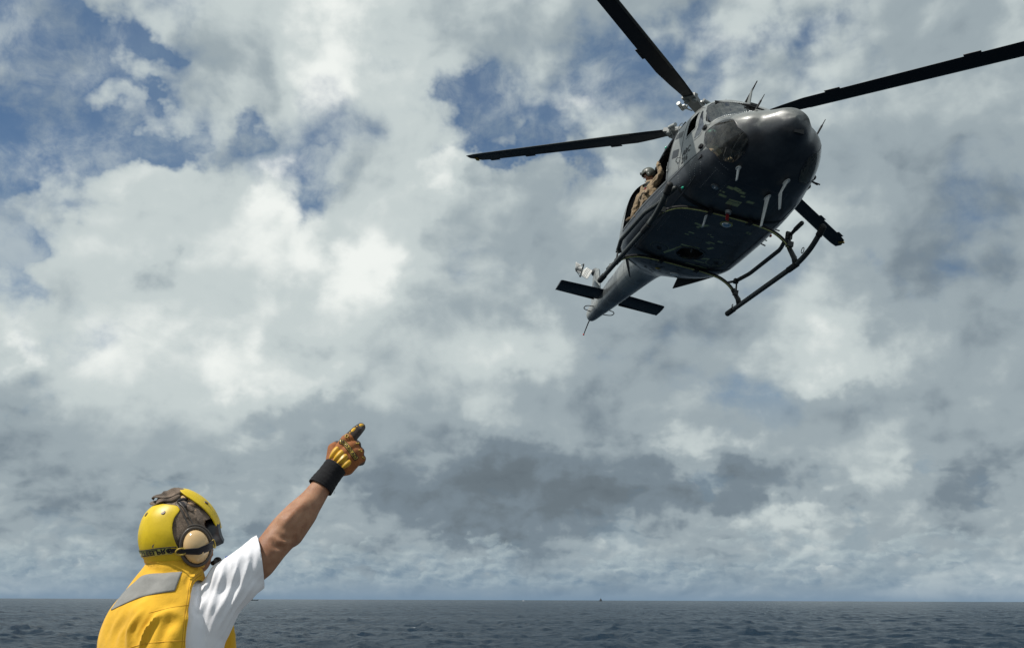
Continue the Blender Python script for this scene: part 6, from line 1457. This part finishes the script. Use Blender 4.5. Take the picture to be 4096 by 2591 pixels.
# bulky front lobe of the vest showing past the flank
m2 = [(ML((-0.9722, 3.5000, 7.3407)), .040, ML((-0.9468, 3.5000, 7.1418)), .058), (ML((-0.9297, 3.5000, 7.3167)), .018, ML((-0.9164, 3.5000, 7.1419)), .030)]
fl = body_from(m2, .008, 'vest_front_lobe', HM['vest'], man, 3); ripple(fl, .008, 16, (0, 0, 1), 9)
# grey reflective patch sewn across the shoulders
top = [(-1.2440, 3.3000, 7.3659), (-1.2119, 3.3000, 7.4147), (-1.1781, 3.3000, 7.4483), (-1.1508, 3.3000, 7.4691), (-1.0913, 3.3000, 7.4758), (-1.0342, 3.3000, 7.4799)]; bot = [(-1.2437, 3.3000, 7.3634), (-1.2084, 3.3000, 7.3801), (-1.1728, 3.3000, 7.3956), (-1.1420, 3.3000, 7.4059), (-1.0950, 3.3000, 7.4151), (-1.0517, 3.3000, 7.4216)]
tp = catmull(top, 8); bt = catmull(bot, 8); V = []; F = []; n = len(tp) - 1
for i in range(n + 1):
    for j in range(11): V.append(on_vest(tuple(np.array(tp[i]) * (1 - j / 10) + np.array(bt[i]) * (j / 10)), .0022))
for i in range(n):
    for j in range(10): q = i * 11 + j; F.append((q, q + 1, q + 12, q + 11))
pt = mesh_obj('reflective_patch', V, F, HM['reflect'], man); md = pt.modifiers.new('t', 'SOLIDIFY'); md.thickness = .0012
# back seam of the vest
for pl in ([(-1.1821, 3.3000, 7.2512), (-1.1244, 3.3000, 7.2652), (-1.0528, 3.3000, 7.2717), (-1.0003, 3.3000, 7.2731)], [(-1.1266, 3.3000, 7.3561), (-1.0618, 3.3000, 7.3716), (-0.9991, 3.3000, 7.3821)]):
    m = MB(); m.tube([on_vest(tuple(p), .0000) for p in catmull(pl, 8)], .0012, 6); m.build('vest_seam', HM['vestpipe'], man, smooth=True)
for pl in ([(-0.9804, 3.3000, 7.4762), (-1.0051, 3.3000, 7.4515), (-1.0103, 3.3000, 7.4038), (-1.0150, 3.3000, 7.3362), (-1.0148, 3.3000, 7.2430)], [(-0.9721, 3.3000, 7.4723), (-0.9982, 3.3000, 7.4489), (-1.0036, 3.3000, 7.4038), (-1.0084, 3.3000, 7.3362), (-1.0082, 3.3000, 7.2430)]):
    m = MB(); m.tube([on_vest(tuple(p), -.0002) for p in catmull(pl, 8)], .0009, 5); m.build('vest_stitching', HM['vestdk'], man, smooth=True)
# collar roll
cr_ = []
for k in range(33):
    a = 2 * math.pi * k / 32; c = Vector((TX + .02, 3.378, 7.508 + .006 * math.sin(a * 3) - .014 * math.cos(a))); cr_.append(ML(c + TR_ * .092 * math.cos(a) + TF * .083 * math.sin(a)))
m = MB(); m.tube(cr_, .0085, 10, False); m.build('collar', HM['vest'], man, smooth=True)

# --- lower body and lowered left arm, down to the deck
V, F = torso_rings(0.0, [(6.95, TX, 3.36, .165, .115, 2.3), (6.85, TX, 3.36, .170, .120, 2.3), (6.78, TX, 3.36, .172, .122, 2.3)])
tm = MB(); tm.add(V, F)
for sg in (1, -1):
    h_ = Vector((TX, 3.36, 6.80)) + TR_ * sg * .095; k_ = Vector((TX, 3.36, 6.45)) + TR_ * sg * .12 + TF * .02; a_ = Vector((TX, 3.36, 6.08)) + TR_ * sg * .14
    cap_mb(tm, ML(h_), .095, ML(k_), .072); cap_mb(tm, ML(k_), .072, ML(a_), .058)
    bt_ = body_from([(ML(a_ + Vector((0, 0, -.01))), .052, ML(a_ + Vector((0, 0, -.035))), .045), (ML(a_ + Vector((0, 0, -.04)) - TF * .03), .040, ML(a_ + TF * .15 + Vector((0, 0, -.045))), .035)], .012, 'boot', HM['black'], man, 2)
remeshed(tm.V, tm.F, .015, 'trousers', HM['trousers'], man, 4)
s0 = Vector((TX, 3.36, 7.36)) - TR_ * .185; e0 = Vector((TX, 3.36, 7.08)) - TR_ * .225 + TF * .06; w0 = Vector((TX, 3.36, 6.92)) - TR_ * .17 + TF * .25
body_from([(ML(s0), .050, ML(e0), .043), (ML(e0), .043, ML(w0), .030)], .009, 'arm', HM['skin'], man, 4)
glove(man, ML(w0), ML(w0 + Vector((.02, .08, -.03))), HM['glovebrown'], nrm=(0, 0, 1))

# ------------------------------------------------------------------ ships on the horizon
HM['ship_dark'] = simple('ship_dark_grey', (.05, .052, .06), .6, nscale=.2); HM['ship_white'] = simple('boat_white', (.8, .8, .78), .5, nscale=.3); HM['ship_grey'] = simple('ship_grey', (.13, .15, .17), .6, nscale=.2)
def hull_mb(L, W, H, draft=1.0):
    """ship hull along local x with raked bow"""
    m = MB(); st = [(-.5, .70, 0), (-.45, .95, 0), (0, 1, 0), (.3, .85, .05), (.43, .45, .18), (.52, .05, .32)]; V = []; F = []
    for x, w, sh in st:
        for y, z in ((-w * W / 2 * .7, -draft), (w * W / 2 * .7, -draft), (w * W / 2, H * (1 + sh)), (-w * W / 2, H * (1 + sh))): V.append((x * L, y, z))
    for i in range(len(st) - 1):
        for k in range(4): F.append((4 * i + k, 4 * i + (k + 1) % 4, 4 * i + 4 + (k + 1) % 4, 4 * i + 4 + k))
    F += [(3, 2, 1, 0), tuple(4 * len(st) - 4 + k for k in range(4))]; return m.add(V, F)
def ship(name, label, cat, x, y, rz, L, W, H, mat, sup, masts):
    r = empty(name, (x, y, 0)); r.rotation_euler = (0, 0, rz); tag(r, label, cat)
    hull_mb(L, W, H).build('hull', mat, r)
    for c, d in sup: m = MB(); m.box(c, d, taper=.85); m.build('deckhouse', mat, r)
    for (x0, y0, z0, z1, rr_) in masts: m = MB(); m.tube([(x0, y0, z0), (x0, y0, z1)], rr_, 6); m.tube([(x0, y0 - 1.2, z1 * .86), (x0, y0 + 1.2, z1 * .86)], rr_ * .6, 5); m.build('mast', mat, r)
    return r
ship('distant_ship', 'small dark ship on the horizon, a little right of the middle of the sea', 'ship', .0849 * 6000, 6000, R(70), 42, 12, 4.2, HM['ship_dark'],
     [((-3, 0, 6.5), (14, 9, 5)), ((0, 0, 10.5), (8, 7, 4)), ((-10, 0, 6), (6, 6, 4))], [(1, 0, 12, 19, .5), (-5, 1.5, 8, 15, .5), (4, -2, 8, 14, .4)])
ship('distant_boat', 'tiny white boat on the horizon left of the dark ship', 'boat', .0116 * 5200, 5200, R(20), 11, 3.6, 1.6, HM['ship_white'], [((-.5, 0, 2.7), (4.5, 2.6, 2.2))], [(-1, 0, 3.5, 5.5, .2)])
ship('distant_ship', 'low grey ship on the horizon just behind the white sleeve of the signalman', 'ship', -.2432 * 4200, 4200, R(8), 34, 9, 3.2, HM['ship_grey'], [((-8, 0, 5.0), (9, 6, 4.5)), ((-8, 0, 8.5), (5, 4.5, 3))], [(-8, 0, 9, 14, .35)])

# ------------------------------------------------------------------ each loose piece its own part; minute repeats stay together
def clusters(me):
    nv = len(me.vertices); par = list(range(nv))
    def find(a):
        while par[a] != a: par[a] = par[par[a]]; a = par[a]
        return a
    for e in me.edges:
        a, b = find(e.vertices[0]), find(e.vertices[1])
        if a != b: par[a] = b
    isl = {}
    for i in range(nv): isl.setdefault(find(i), []).append(i)
    C = get_co(me); B = [[v, C[v].min(0) - .004, C[v].max(0) + .004] for v in isl.values()]
    if len(B) > 60: return [b[0] for b in B]
    ch = True
    while ch:
        ch = False
        for i in range(len(B)):
            for j in range(i + 1, len(B)):
                if (B[i][1] <= B[j][2]).all() and (B[j][1] <= B[i][2]).all():
                    B[i] = [B[i][0] + B[j][0], np.minimum(B[i][1], B[j][1]), np.maximum(B[i][2], B[j][2])]; B.pop(j); ch = True; break
            if ch: break
    return [b[0] for b in B]
for o in [o for o in SC.objects if o.type == 'MESH' and o.name.split('.')[0] not in ('sea', 'fuselage', 'tail_boom', 'arm', 'glove', 'head', 't_shirt', 'flight_suit', 'float_vest', 'cloth_cap', 'trousers')]:
    if len(o.data.vertices) > 9000: continue
    cl = clusters(o.data)
    if len(cl) < 2: continue
    if len(cl) > 6 or 'letter' in o.name or 'stencil' in o.name or 'holes' in o.name: o['kind'] = 'stuff'; continue
    base = o.name.split('.')[0]; src = o.data
    for k, ids in enumerate(cl[1:]):
        idx = {v: i for i, v in enumerate(ids)}; F = [[idx[v] for v in p.vertices] for p in src.polygons if p.vertices[0] in idx]; sm = [p.use_smooth for p in src.polygons if p.vertices[0] in idx]
        n = mesh_obj(base, [src.vertices[v].co for v in ids], F, src.materials[0] if len(src.materials) else None, None, False); n.parent = o.parent; n.matrix_parent_inverse = o.matrix_parent_inverse.copy(); n.matrix_basis = o.matrix_basis.copy()
        if sm and sm[0] and len(sm) == len(n.data.polygons): n.data.polygons.foreach_set('use_smooth', sm); sharp_by_angle(n.data, 45)
    keep = set(cl[0]); bm = bmesh.new(); bm.from_mesh(src); bm.verts.ensure_lookup_table(); bmesh.ops.delete(bm, geom=[v for v in bm.verts if v.index not in keep], context='VERTS'); bm.to_mesh(src); bm.free()
